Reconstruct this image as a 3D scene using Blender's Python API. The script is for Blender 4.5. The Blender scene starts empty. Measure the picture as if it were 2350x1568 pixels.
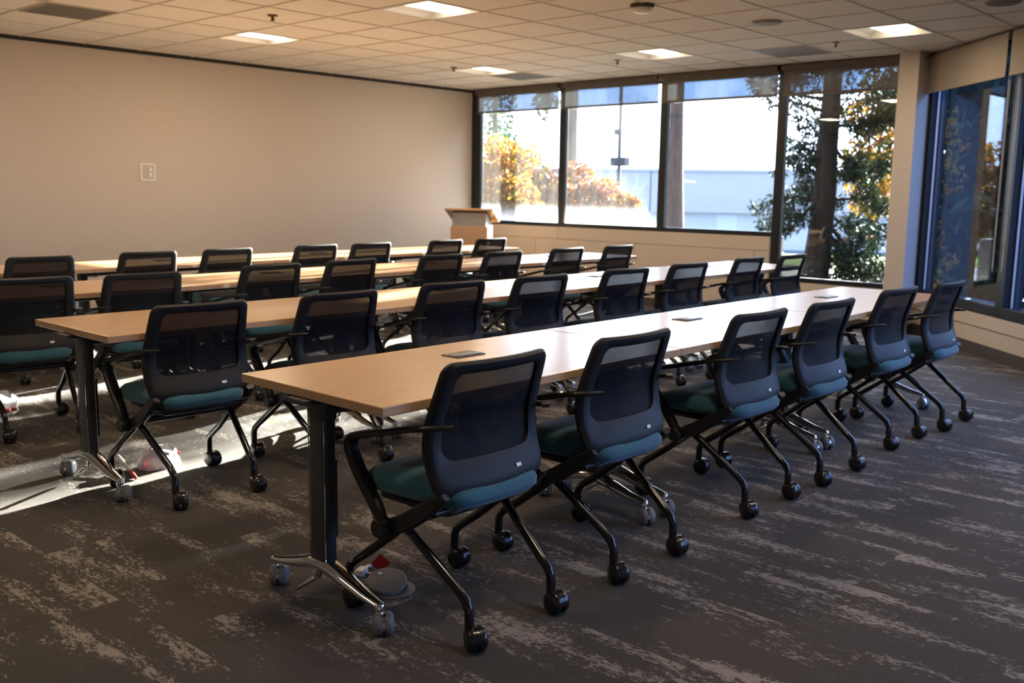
import bpy, math, random
from mathutils import Vector, Matrix, noise

SC = bpy.context.scene
COL = SC.collection
PI = math.pi

# ---------------------------------------------------------------- camera
CAM_H = 1.3549
F_PX, W_PX = 2234.667, 2350.0
PITCH, ROLL, YAW = -0.154096, 0.014672, 0.740358


def setup_camera():
    fwd = Vector((math.cos(YAW), math.sin(YAW), 0)); right = Vector((math.sin(YAW), -math.cos(YAW), 0)); up = Vector((0, 0, 1))
    c, s = math.cos(PITCH), math.sin(PITCH)
    f2 = c * fwd + s * up; u2 = -s * fwd + c * up
    c, s = math.cos(ROLL), math.sin(ROLL)
    r3 = c * right + s * u2; u3 = -s * right + c * u2
    cam = bpy.data.cameras.new('camera'); o = bpy.data.objects.new('camera', cam); COL.objects.link(o)
    m = Matrix((r3, u3, -f2)).transposed().to_4x4(); m.translation = Vector((0, 0, CAM_H))
    o.matrix_world = m
    cam.sensor_width = 36.0; cam.sensor_fit = 'HORIZONTAL'; cam.lens = F_PX / W_PX * 36.0
    cam.clip_start = 0.05; cam.clip_end = 400
    cam.dof.use_dof = True; cam.dof.focus_distance = 3.3; cam.dof.aperture_fstop = 4.0
    SC.camera = o


setup_camera()

# ---------------------------------------------------------------- sky, sun, exposure
SUN_AZ, SUN_EL = math.radians(9.0), math.radians(14.3)
SUN_DIR = Vector((math.cos(SUN_AZ) * math.cos(SUN_EL), math.sin(SUN_AZ) * math.cos(SUN_EL), math.sin(SUN_EL)))


def setup_light():
    w = bpy.data.worlds.new('sky'); SC.world = w; w.use_nodes = True
    nt = w.node_tree; nt.nodes.clear(); N = nt.nodes.new; L = nt.links.new
    out = N('ShaderNodeOutputWorld'); bg = N('ShaderNodeBackground'); L(bg.outputs[0], out.inputs[0])
    tc = N('ShaderNodeTexCoord')
    dot = N('ShaderNodeVectorMath'); dot.operation = 'DOT_PRODUCT'; dot.inputs[1].default_value = SUN_DIR
    L(tc.outputs['Generated'], dot.inputs[0])
    mr = N('ShaderNodeMapRange'); mr.inputs['From Min'].default_value = -0.3; mr.inputs['From Max'].default_value = 1.0
    L(dot.outputs['Value'], mr.inputs['Value'])
    pw = N('ShaderNodeMath'); pw.operation = 'POWER'; pw.inputs[1].default_value = 1.6
    L(mr.outputs[0], pw.inputs[0])
    mix = N('ShaderNodeMixRGB'); L(pw.outputs[0], mix.inputs[0])
    mix.inputs[1].default_value = (0.68, 1.03, 1.82, 1)
    mix.inputs[2].default_value = (6.2, 7.3, 8.8, 1)
    L(mix.outputs[0], bg.inputs['Color']); bg.inputs['Strength'].default_value = 1.0
    s = bpy.data.lights.new('sun', 'SUN'); s.energy = 70.0; s.angle = math.radians(0.53); s.color = (1.0, 0.93, 0.80)
    so = bpy.data.objects.new('sun', s); COL.objects.link(so)
    so.rotation_euler = (-SUN_DIR).to_track_quat('-Z', 'Y').to_euler(); so.location = (30, 5, 10)


setup_light()
LAMP_POWER = 3.2            # radiance of the ceiling light diffusers
LAMP_WATTS = 9.0
VS = SC.view_settings
VS.view_transform = 'Standard'; VS.look = 'None'; VS.gamma = 1.0; VS.exposure = 0.9; VS.use_curve_mapping = False
CY = SC.cycles
CY.max_bounces = 8; CY.diffuse_bounces = 4; CY.glossy_bounces = 4; CY.transmission_bounces = 4; CY.transparent_max_bounces = 24
CY.caustics_reflective = False; CY.caustics_refractive = False
CY.sample_clamp_indirect = 6.0
CY.use_denoising = True
try:
    CY.denoiser = 'OPENIMAGEDENOISE'
except Exception:
    pass


# ---------------------------------------------------------------- materials
class NT:
    def __init__(self, name):
        self.m = bpy.data.materials.new(name); self.m.use_nodes = True
        self.t = self.m.node_tree; self.t.nodes.clear()
        self.out = self.n('ShaderNodeOutputMaterial')

    def n(self, k, **kw):
        x = self.t.nodes.new(k)
        for a, b in kw.items(): setattr(x, a, b)
        return x

    def l(self, a, b): self.t.links.new(a, b)

    def coord(self, scale=(1, 1, 1), kind='Object', rot=(0, 0, 0)):
        tc = self.n('ShaderNodeTexCoord'); mp = self.n('ShaderNodeMapping')
        self.l(tc.outputs[kind], mp.inputs[0]); mp.inputs['Scale'].default_value = scale; mp.inputs['Rotation'].default_value = rot
        return mp.outputs[0]

    def noise(self, vec, scale=5, detail=3, rough=.5, out='Fac'):
        x = self.n('ShaderNodeTexNoise'); self.l(vec, x.inputs['Vector'])
        x.inputs['Scale'].default_value = scale; x.inputs['Detail'].default_value = detail; x.inputs['Roughness'].default_value = rough
        return x.outputs[out]

    def ramp(self, fac, stops):
        r = self.n('ShaderNodeValToRGB'); self.l(fac, r.inputs[0]); e = r.color_ramp.elements
        while len(e) < len(stops): e.new(0.5)
        for x, (p, c) in zip(e, stops):
            x.position = p; x.color = (*c, 1) if len(c) == 3 else c
        return r.outputs['Color']

    def math(self, op, a, b=None, clamp=False):
        x = self.n('ShaderNodeMath', operation=op); x.use_clamp = clamp
        for i, v in enumerate((a, b)):
            if v is None: continue
            if isinstance(v, (int, float)): x.inputs[i].default_value = v
            else: self.l(v, x.inputs[i])
        return x.outputs[0]

    def mixc(self, fac, a, b, blend='MIX'):
        x = self.n('ShaderNodeMixRGB', blend_type=blend)
        for i, v in enumerate((fac, a, b)):
            if isinstance(v, (int, float)): x.inputs[i].default_value = v
            elif isinstance(v, tuple): x.inputs[i].default_value = (*v, 1)
            else: self.l(v, x.inputs[i])
        return x.outputs[0]

    def bsdf(self, col=(.5, .5, .5), rough=.5, metal=0., spec=.5, coat=0., bump=None, bump_s=.1, bump_d=.01, emit=None, es=1., sheen=0.):
        b = self.n('ShaderNodeBsdfPrincipled')
        if isinstance(col, tuple): b.inputs['Base Color'].default_value = (*col, 1)
        else: self.l(col, b.inputs['Base Color'])
        if isinstance(rough, (int, float)): b.inputs['Roughness'].default_value = rough
        else: self.l(rough, b.inputs['Roughness'])
        b.inputs['Metallic'].default_value = metal; b.inputs['Specular IOR Level'].default_value = spec
        b.inputs['Coat Weight'].default_value = coat; b.inputs['Sheen Weight'].default_value = sheen
        if bump is not None:
            bp = self.n('ShaderNodeBump'); bp.inputs['Strength'].default_value = bump_s; bp.inputs['Distance'].default_value = bump_d
            self.l(bump, bp.inputs['Height']); self.l(bp.outputs[0], b.inputs['Normal'])
        if emit:
            b.inputs['Emission Color'].default_value = (*emit, 1); b.inputs['Emission Strength'].default_value = es
        return b.outputs[0]

    def done(self, sh):
        self.l(sh, self.out.inputs['Surface']); return self.m


def plain(name, col, rough=.5, metal=0., spec=.5, var=.08, nscale=30, coat=0., bump=0.):
    t = NT(name); v = t.coord()
    f = t.noise(v, nscale, 3)
    c = t.ramp(f, [(.3, tuple(x * (1 - var) for x in col)), (.7, tuple(min(1, x * (1 + var)) for x in col))])
    return t.done(t.bsdf(c, rough, metal, spec, coat, f if bump else None, bump, .004))


def mk_carpet():
    t = NT('carpet')
    tc = t.n('ShaderNodeTexCoord'); sep = t.n('ShaderNodeSeparateXYZ'); t.l(tc.outputs['Object'], sep.inputs[0])
    X, Y = sep.outputs[0], sep.outputs[1]
    # carpet planks 0.46 wide (X) by 0.92 long (Y), staggered; a random offset per plank
    px = t.math('DIVIDE', X, 0.46); ix = t.math('FLOOR', px)
    sh = t.math('MULTIPLY', t.math('FRACT', t.math('MULTIPLY', ix, 0.37)), 0.92)
    iy = t.math('FLOOR', t.math('DIVIDE', t.math('ADD', Y, sh), 0.92))
    cmb = t.n('ShaderNodeCombineXYZ'); t.l(ix, cmb.inputs[0]); t.l(iy, cmb.inputs[1])
    wn = t.n('ShaderNodeTexWhiteNoise', noise_dimensions='3D'); t.l(cmb.outputs[0], wn.inputs['Vector'])
    off = t.n('ShaderNodeVectorMath', operation='SCALE'); t.l(wn.outputs['Color'], off.inputs[0]); off.inputs['Scale'].default_value = 7.0
    add = t.n('ShaderNodeVectorMath', operation='ADD'); t.l(tc.outputs['Object'], add.inputs[0]); t.l(off.outputs[0], add.inputs[1])
    mp = t.n('ShaderNodeMapping'); t.l(add.outputs[0], mp.inputs[0]); mp.inputs['Scale'].default_value = (1.0, 0.24, 1.0)
    big = t.noise(mp.outputs[0], 7.5, 4, .62)
    mp2 = t.n('ShaderNodeMapping'); t.l(add.outputs[0], mp2.inputs[0]); mp2.inputs['Scale'].default_value = (1.0, 0.4, 1.0)
    fine = t.noise(mp2.outputs[0], 85, 4, .8)
    fleck = t.noise(tc.outputs['Object'], 190, 2, .6)
    m = t.math('ADD', big, t.math('MULTIPLY', t.math('SUBTRACT', fine, .5), .85))
    mask = t.n('ShaderNodeMapRange'); t.l(m, mask.inputs['Value']); mask.inputs['From Min'].default_value = .575; mask.inputs['From Max'].default_value = .63
    mask2 = t.math('MULTIPLY', mask.outputs[0], t.math('ADD', .35, t.math('MULTIPLY', fleck, 1.0)), True)
    tone = t.noise(tc.outputs['Object'], 1.3, 2)
    base = t.ramp(fleck, [(.3, (.042, .037, .033)), (.7, (.094, .084, .075))])
    base = t.mixc(t.math('MULTIPLY', tone, .5), base, (.072, .062, .051))
    col = t.mixc(mask2, base, (.37, .325, .29))
    rib = t.n('ShaderNodeTexWave', wave_type='BANDS', bands_direction='X'); t.l(tc.outputs['Object'], rib.inputs['Vector']); rib.inputs['Scale'].default_value = 95
    h = t.math('ADD', t.math('MULTIPLY', fleck, .8), t.math('MULTIPLY', rib.outputs['Fac'], .5))
    col = t.mixc(t.math('MULTIPLY', rib.outputs['Fac'], .18), col, (.02, .018, .016))
    return t.done(t.bsdf(col, .9, 0, .25, 0, h, .55, .006, sheen=.06))


def mk_wood():
    t = NT('beech_laminate'); v = t.coord((1.2, 14, 14))
    f = t.noise(v, 6, 5, .6); f2 = t.noise(t.coord((3, 90, 90)), 5, 3)
    c = t.ramp(f, [(.25, (.50, .305, .165)), (.75, (.61, .385, .22))])
    c = t.mixc(t.math('MULTIPLY', f2, .25), c, (.45, .265, .135))
    return t.done(t.bsdf(c, .24, 0, .7, 0.0, f2, .03, .001))


def mk_fabric():
    t = NT('teal_fabric'); v = t.coord()
    f = t.noise(v, 260, 3, .7)
    vo = t.n('ShaderNodeTexVoronoi', feature='DISTANCE_TO_EDGE'); t.l(v, vo.inputs['Vector']); vo.inputs['Scale'].default_value = 26
    line = t.n('ShaderNodeMapRange'); t.l(vo.outputs['Distance'], line.inputs['Value']); line.inputs['From Max'].default_value = .05
    c = t.ramp(f, [(.3, (.017, .088, .130)), (.7, (.040, .155, .215))])
    c = t.mixc(t.math('MULTIPLY', t.math('SUBTRACT', 1, line.outputs[0]), .13), c, (.25, .25, .16))
    return t.done(t.bsdf(c, .85, 0, .3, 0, f, .5, .002, sheen=.3))


def mk_mesh():
    t = NT('black_mesh'); v = t.coord()
    ch = t.n('ShaderNodeTexWave', wave_type='BANDS', bands_direction='X'); t.l(v, ch.inputs['Vector']); ch.inputs['Scale'].default_value = 110
    cz = t.n('ShaderNodeTexWave', wave_type='BANDS', bands_direction='Z'); t.l(v, cz.inputs['Vector']); cz.inputs['Scale'].default_value = 110
    hole = t.math('MULTIPLY', ch.outputs['Fac'], cz.outputs['Fac'])
    fac = t.math('ADD', t.math('MULTIPLY', hole, .085), .02)
    tr = t.n('ShaderNodeBsdfTransparent')
    b = t.bsdf((.005, .005, .007), .7, 0, .2)
    mx = t.n('ShaderNodeMixShader'); t.l(fac, mx.inputs[0]); t.l(b, mx.inputs[1]); t.l(tr.outputs[0], mx.inputs[2])
    return t.done(mx.outputs[0])


def mk_glass(name, dust=0.0, tint=(.92, .95, .97), z0=0.9, refl=1.0):
    t = NT(name)
    tr = t.n('ShaderNodeBsdfTransparent'); tr.inputs[0].default_value = (*tint, 1)
    gl = t.n('ShaderNodeBsdfGlossy'); gl.inputs['Roughness'].default_value = 0.0; gl.inputs['Color'].default_value = (1, 1, 1, 1)
    lw = t.n('ShaderNodeLayerWeight'); lw.inputs['Blend'].default_value = .5
    fac = t.math('MULTIPLY', t.math('ADD', .04, t.math('MULTIPLY', t.math('POWER', lw.outputs['Facing'], 5.0), .96)), refl, True)
    mx = t.n('ShaderNodeMixShader'); t.l(fac, mx.inputs[0]); t.l(tr.outputs[0], mx.inputs[1]); t.l(gl.outputs[0], mx.inputs[2])
    sh = mx.outputs[0]
    if dust:
        # translucent film standing in for white glare low in the panes, thinning upwards
        tc = t.n('ShaderNodeTexCoord'); sp = t.n('ShaderNodeSeparateXYZ'); t.l(tc.outputs['Object'], sp.inputs[0])
        mr = t.n('ShaderNodeMapRange'); t.l(sp.outputs[2], mr.inputs['Value'])
        mr.inputs['From Min'].default_value = z0 + .32; mr.inputs['From Max'].default_value = z0
        nz = t.noise(t.coord((1, 3, .6)), 3, 4, .6)
        d = t.math('POWER', mr.outputs[0], 2.2)
        d = t.math('ADD', t.math('MULTIPLY', d, dust), t.math('MULTIPLY', nz, .03 * dust), True)
        d = t.math('MULTIPLY', d, t.math('ADD', .6, t.math('MULTIPLY', nz, .8)), True)
        tl = t.n('ShaderNodeBsdfTranslucent'); tl.inputs[0].default_value = (.75, .78, .8, 1)
        m2 = t.n('ShaderNodeMixShader'); t.l(d, m2.inputs[0]); t.l(sh, m2.inputs[1]); t.l(tl.outputs[0], m2.inputs[2])
        sh = m2.outputs[0]
    return t.done(sh)


def mk_shade():
    t = NT('screen_fabric'); v = t.coord()
    nz = t.noise(t.coord((1, 1, .15)), 9, 3)
    col = t.ramp(nz, [(.3, (.20, .18, .155)), (.7, (.27, .24, .205))])
    d = t.n('ShaderNodeBsdfDiffuse'); t.l(col, d.inputs[0])
    tl = t.n('ShaderNodeBsdfTranslucent'); t.l(col, tl.inputs[0])
    tr = t.n('ShaderNodeBsdfTransparent'); tr.inputs[0].default_value = (.62, .80, 1.0, 1)
    m1 = t.n('ShaderNodeMixShader'); m1.inputs[0].default_value = .07; t.l(d.outputs[0], m1.inputs[1]); t.l(tl.outputs[0], m1.inputs[2])
    m2 = t.n('ShaderNodeMixShader'); m2.inputs[0].default_value = .26; t.l(m1.outputs[0], m2.inputs[1]); t.l(tr.outputs[0], m2.inputs[2])
    return t.done(m2.outputs[0])


def mk_leaf(name, stops, trans=.45, scale=2.2, spec=.2):
    t = NT(name); v = t.coord()
    f = t.noise(v, scale, 3, .7); f2 = t.noise(v, 23, 2, .6)
    c = t.ramp(t.math('ADD', t.math('MULTIPLY', f, .7), t.math('MULTIPLY', f2, .3)), stops)
    d = t.bsdf(c, .6, 0, spec)
    tl = t.n('ShaderNodeBsdfTranslucent'); t.l(c, tl.inputs[0])
    mx = t.n('ShaderNodeMixShader'); mx.inputs[0].default_value = trans; t.l(d, mx.inputs[1]); t.l(tl.outputs[0], mx.inputs[2])
    return t.done(mx.outputs[0])


def mk_ceiling_tile():
    t = NT('ceiling_tile'); v = t.coord()
    f = t.noise(v, 120, 3, .7); g = t.noise(v, 3, 2)
    c = t.ramp(f, [(.35, (.58, .56, .53)), (.6, (.74, .72, .685))])
    c = t.mixc(t.math('MULTIPLY', g, .12), c, (.5, .47, .42))
    return t.done(t.bsdf(c, .9, 0, .2, 0, f, .25, .003))


def mk_emit(name, col, s):
    t = NT(name); v = t.coord(); f = t.noise(v, 4, 1)
    c = t.mixc(t.math('MULTIPLY', f, .05), col, (1, 1, 1))
    e = t.n('ShaderNodeEmission'); t.l(c, e.inputs[0]); e.inputs[1].default_value = s
    return t.done(e.outputs[0])


def mk_bark(name, a, b):
    t = NT(name); f = t.noise(t.coord((9, 9, 1.1)), 3, 5, .7)
    return t.done(t.bsdf(t.ramp(f, [(.3, a), (.7, b)]), .9, 0, .2, 0, f, .8, .03))


MT = dict(
    carpet=mk_carpet(), wood=mk_wood(), teal=mk_fabric(), mesh=mk_mesh(), tile=mk_ceiling_tile(), shade=mk_shade(),
    glass=mk_glass('window_glass'), glare_glass=mk_glass('glare_window_glass', .36),
    wall=plain('wall_paint', (.54, .475, .40), .75, 0, .3, .02, 60, 0, .05),
    panel=plain('sill_panel_paint', (.60, .525, .445), .55, 0, .4, .02, 40),
    pillar=plain('pillar_paint', (.62, .56, .50), .7, 0, .3, .02, 40),
    gridbar=plain('ceiling_grid_bar', (.57, .53, .47), .6, 0, .3, .05, 20),
    gap=plain('dark_reveal', (.02, .017, .013), .8),
    base=plain('rubber_baseboard', (.06, .05, .042), .6),
    frame=plain('dark_window_frame', (.014, .018, .024), .42, .3, .5, .1, 12),
    silver=plain('glazing_bead', (.62, .63, .68), .35, .6),
    black=plain('black_plastic', (.013, .013, .015), .42, 0, .5, .1, 60),
    backgrey=plain('backrest_plastic', (.014, .014, .016), .55, 0, .35, .1, 300),
    tube=plain('black_gloss_paint', (.010, .010, .012), .22, .2, .5, .1, 40, .3),
    wheel=plain('caster_plastic', (.012, .012, .014), .25, 0, .5, .1, 40, .2),
    postm=plain('charcoal_metal', (.045, .046, .050), .5, .2, .5, .1, 30),
    chrome=plain('chrome', (.75, .76, .78), .08, 1., .5, .02, 20),
    grey=plain('grey_rubber', (.20, .21, .22), .5, 0, .4, .1, 40),
    lid=plain('power_box_lid', (.11, .105, .10), .4, .3, .5, .05, 60),
    white=plain('white_plastic', (.78, .78, .80), .4),
    plate=plain('white_box_plate', (.72, .68, .62), .5),
    recess=plain('recess_liner', (.50, .46, .40), .6),
    vent=plain('vent_grey', (.23, .215, .19), .6), ventdark=plain('vent_slot', (.12, .11, .10), .7),
    cass=plain('blind_cassette', (.105, .088, .072), .55),
    hem=plain('blind_hem_bar', (.12, .10, .085), .5),
    lamp=mk_emit('lamp_diffuser', (1.0, .82, .60), LAMP_POWER),
    refl=plain('lamp_reflector', (.55, .53, .50), .35, 0, .5, .02),
    brass=plain('sprinkler_metal', (.16, .10, .05), .4, .7),
    speaker=plain('speaker_grille', (.25, .21, .17), .6, 0, .3, .3, 200),
    lectgrey=plain('lectern_grey', (.33, .31, .29), .5),
    red=plain('red_card', (.42, .015, .012), .5), bagw=plain('plastic_film', (.82, .81, .80), .18, 0, .6, .2, 30, .3, .3),
    tan=plain('floor_box_ring', (.24, .19, .14), .6), fbox=plain('floor_box_lid', (.22, .20, .17), .55, .1),
    soil=plain('ground_cover', (.07, .055, .035), .95, 0, .2, .5, 3), lawn=None,
    road=plain('pale_pavement', (.46, .46, .47), .9, 0, .2, .1, 4), asphalt=plain('asphalt', (.13, .14, .16), .9, 0, .2, .15, 4),
    bldg=plain('far_wall_paint', (.66, .62, .56), .8, 0, .2, .04, 1), bldg2=plain('far_wall_lower', (.84, .81, .76), .8, 0, .2, .04, 1),
    bdoor=plain('far_door', (.92, .94, .95), .7), roofm=plain('far_roof', (.62, .64, .68), .8),
    pole=plain('lamp_pole_paint', (.07, .075, .085), .6), sign=plain('dark_sign', (.03, .035, .05), .6), lhead=plain('lamp_head', (.60, .60, .58), .4, .3),
    carp=plain('car_paint', (.35, .37, .40), .25, .3, .5, .03, 5, .5), carp2=plain('car_paint_white', (.80, .80, .80), .25, 0, .5, .03, 5, .5),
    cglass=plain('car_glass', (.02, .025, .03), .08), tyre=plain('tyre', (.02, .02, .02), .8),
    barkd=mk_bark('dark_bark', (.008, .0065, .006), (.032, .023, .018)), barkr=mk_bark('redwood_bark', (.05, .042, .042), (.13, .105, .10)),
    con=mk_leaf('conifer_needles', [(.3, (.004, .009, .005)), (.6, (.012, .024, .009)), (.75, (.024, .040, .012))], .22),
    evg=mk_leaf('evergreen_leaves', [(.3, (.015, .032, .018)), (.5, (.035, .065, .035)), (.7, (.07, .13, .025))], .4),
    hedge=mk_leaf('hedge_leaves', [(.3, (.004, .016, .008)), (.6, (.012, .04, .018)), (.8, (.03, .07, .02))], .3),
    maple=mk_leaf('maple_leaves', [(.36, (.020, .015, .006)), (.44, (.14, .10, .009)), (.50, (.17, .055, .010)), (.57, (.17, .027, .011)), (.66, (.045, .007, .006))], .5, 2.2),
    gold=mk_leaf('golden_leaves', [(.36, (.03, .026, .007)), (.45, (.20, .14, .010)), (.56, (.26, .085, .010)), (.68, (.09, .022, .007))], .5, 2.2),
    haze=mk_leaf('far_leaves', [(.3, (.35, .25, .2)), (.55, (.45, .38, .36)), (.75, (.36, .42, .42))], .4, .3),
)


def mk_lawn():
    t = NT('lawn_grass'); f = t.noise(t.coord(), 7, 4, .7)
    return t.done(t.bsdf(t.ramp(f, [(.3, (.10, .20, .015)), (.7, (.30, .46, .05))]), .9, 0, .2, 0, f, .6, .03))


MT['lawn'] = mk_lawn()


# ---------------------------------------------------------------- mesh helpers
class MB:
    """collects vertices and faces of ONE mesh"""

    def __init__(self): self.v = []; self.f = []; self.mi = []

    def add(self, vs, fs, mi=0):
        b = len(self.v); self.v.extend([tuple(x) for x in vs]); self.f.extend([tuple(b + i for i in f) for f in fs]); self.mi.extend([mi] * len(fs))

    def box(self, lo, hi, mi=0, mat=None):
        x0, y0, z0 = lo; x1, y1, z1 = hi
        vs = [(x0, y0, z0), (x1, y0, z0), (x1, y1, z0), (x0, y1, z0), (x0, y0, z1), (x1, y0, z1), (x1, y1, z1), (x0, y1, z1)]
        if mat: vs = [mat @ Vector(v) for v in vs]
        self.add(vs, [(3, 2, 1, 0), (4, 5, 6, 7), (0, 1, 5, 4), (1, 2, 6, 5), (2, 3, 7, 6), (3, 0, 4, 7)], mi)

    def rbox(self, lo, hi, r, mi=0, n=3, mat=None, rz=None):
        """box rounded in plan (corner radius r) with softened top/bottom edges (rz)"""
        x0, y0, z0 = lo; x1, y1, z1 = hi
        rz = min(r * .6, (z1 - z0) * .45) if rz is None else rz

        def loop(d, z):
            out = []
            rr = max(r - d, .0005)
            for cx, cy, a0 in ((x1 - r, y1 - r, 0), (x0 + r, y1 - r, 90), (x0 + r, y0 + r, 180), (x1 - r, y0 + r, 270)):
                for k in range(n + 1):
                    a = math.radians(a0 + 90 * k / n); out.append((cx + rr * math.cos(a), cy + rr * math.sin(a), z))
            return out
        levels = []
        for k in range(3): a = k / 2 * PI / 2; levels.append((rz * (1 - math.sin(a)), z0 + rz * (1 - math.cos(a))))
        for k in range(3): a = k / 2 * PI / 2; levels.append((rz * (1 - math.cos(a)), z1 - rz * (1 - math.sin(a))))
        self.loft([loop(d, z) for d, z in levels], mi, mat, True)

    def loft(self, loops, mi=0, mat=None, caps=True, closed=True):
        m = len(loops[0]); vs = [p for l in loops for p in l]
        if mat: vs = [mat @ Vector(v) for v in vs]
        fs = []
        for i in range(len(loops) - 1):
            for j in range(m if closed else m - 1):
                k = (j + 1) % m; fs.append((i * m + j, i * m + k, (i + 1) * m + k, (i + 1) * m + j))
        if caps: fs.append(tuple(range(m - 1, -1, -1))); fs.append(tuple((len(loops) - 1) * m + j for j in range(m)))
        self.add(vs, fs, mi)

    def tube(self, pts, r, n=8, mi=0, caps=True, sx=1., sy=1., up=None):
        pts = [Vector(p) for p in pts]; loops = []
        u = Vector(up) if up else None
        for i, p in enumerate(pts):
            d = (pts[min(i + 1, len(pts) - 1)] - pts[max(i - 1, 0)]).normalized()
            if u is None:
                u = d.cross(Vector((0, 0, 1)))
                if u.length < .01: u = d.cross(Vector((0, 1, 0)))
            u = (u - d * u.dot(d)).normalized(); w = d.cross(u)
            rr = r[i] if isinstance(r, (list, tuple)) else r
            loops.append([p + (u * (math.cos(2 * PI * k / n) * sx) + w * (math.sin(2 * PI * k / n) * sy)) * rr for k in range(n)])
        self.loft(loops, mi, None, caps)

    def bar(self, pts, w, h, up=(1, 0, 0), mi=0):
        """swept flat bar with chamfered rectangular section; w along 'up', h across"""
        pts = [Vector(p) for p in pts]; u0 = Vector(up); loops = []
        for i, p in enumerate(pts):
            d = (pts[min(i + 1, len(pts) - 1)] - pts[max(i - 1, 0)]).normalized()
            u = (u0 - d * u0.dot(d)).normalized(); q = d.cross(u)
            ww = (w[i] if isinstance(w, (list, tuple)) else w) / 2; hh = (h[i] if isinstance(h, (list, tuple)) else h) / 2; c = min(ww, hh) * .45
            loops.append([p + u * a + q * b for a, b in ((ww - c, -hh), (ww, -hh + c), (ww, hh - c), (ww - c, hh), (-ww + c, hh), (-ww, hh - c), (-ww, -hh + c), (-ww + c, -hh))])
        self.loft(loops, mi)

    def lathe(self, prof, c=(0, 0, 0), n=16, mi=0, mat=None, axis='Z'):
        loops = []
        for r, z in prof:
            l = []
            for k in range(n):
                a = 2 * PI * k / n; x, y = r * math.cos(a), r * math.sin(a)
                if axis == 'X': q = (z, x, y)
                elif axis == 'Y': q = (y, z, x)
                else: q = (x, y, z)
                l.append((q[0] + c[0], q[1] + c[1], q[2] + c[2]))
            loops.append(l)
        self.loft(loops, mi, mat)

    def quad(self, a, b, c, d, mi=0): self.add([a, b, c, d], [(0, 1, 2, 3)], mi)

    def mesh(self, name, mats):
        me = bpy.data.meshes.new(name); me.from_pydata(self.v, [], self.f)
        for m in (mats if isinstance(mats, (list, tuple)) else [mats]): me.materials.append(m)
        if any(self.mi): me.polygons.foreach_set('material_index', self.mi)
        me.update(); return me


def link(name, me, parent=None, loc=(0, 0, 0), rotz=0.):
    o = bpy.data.objects.new(name, me); COL.objects.link(o); o.location = loc; o.rotation_euler = (0, 0, rotz)
    if parent is not None: o.parent = parent
    return o


def part(name, mb, mats, parent=None, smooth=40, bevel=0., loc=(0, 0, 0)):
    me = mb.mesh(name, mats)
    if smooth:
        me.polygons.foreach_set('use_smooth', [True] * len(me.polygons)); me.set_sharp_from_angle(angle=math.radians(smooth))
    o = link(name, me, parent, loc)
    if bevel:
        b = o.modifiers.new('bevel', 'BEVEL'); b.width = bevel; b.segments = 2; b.limit_method = 'ANGLE'; b.angle_limit = math.radians(50)
    return o


def tag(o, label, cat, group=None, kind=None):
    o['label'] = label; o['category'] = cat
    if group: o['group'] = group
    if kind: o['kind'] = kind
    return o


def thing(name, label, cat, loc=(0, 0, 0), rotz=0., group=None):
    return tag(link(name, None, None, loc, rotz), label, cat, group)


def struct(o): o['kind'] = 'structure'; return o


def copy_tree(root, loc, rotz, label):
    r = root.copy(); COL.objects.link(r); r.location = loc; r.rotation_euler = (0, 0, rotz); r['label'] = label
    for c in root.children:
        d = c.copy(); COL.objects.link(d); d.parent = r
        for e in c.children:
            g = e.copy(); COL.objects.link(g); g.parent = d
    return r


# ---------------------------------------------------------------- room shell
HC = 2.697
YW = 9.708
XW = 9.732
CORNER = Vector((9.86, 3.595, 0))         # where the angled window wall meets the pillar
DA = Vector((-0.7222, -0.6917, 0))        # along the angled wall, towards the camera side
NA = Vector((-0.6917, 0.7222, 0))         # its normal, into the room
XB, YB = -3.2, -3.6                       # walls behind the camera
AL = 10.2


def clip_poly(poly, p, n):
    out = []
    for i, a in enumerate(poly):
        b = poly[(i + 1) % len(poly)]
        da, db = (a - p).dot(n), (b - p).dot(n)
        if da >= 0: out.append(a)
        if da * db < 0: out.append(a + (b - a) * (da / (da - db)))
    return out


ROOM_CLIPS = [(Vector((XW, 0, 0)), Vector((-1, 0, 0))), (Vector((0, YW, 0)), Vector((0, -1, 0))), (CORNER, NA), (Vector((XB, 0, 0)), Vector((1, 0, 0))), (Vector((0, YB, 0)), Vector((0, 1, 0)))]


def clip_room(poly, grow=0.):
    for p, n in ROOM_CLIPS:
        poly = clip_poly(poly, p - n * grow, n)
        if len(poly) < 3: return []
    return poly


TX0, TY0, TS = 3.8004, 3.6698, 0.5781


def tx(k):
    return TX0 + TS * k if k <= 4 else TX0 + TS * 4 + .61 * (k - 4)


def ty(k): return TY0 + TS * k


LIGHTS = [(2, 7), (2, 3), (7, 7), (7, 3), (7, -1), (2, -1), (2, -5), (-3, 7), (-3, 3), (-3, -1), (-3, -5), (-8, -1)]
VENTS = [(-1, 7), (8, 7), (8, 1)]


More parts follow.
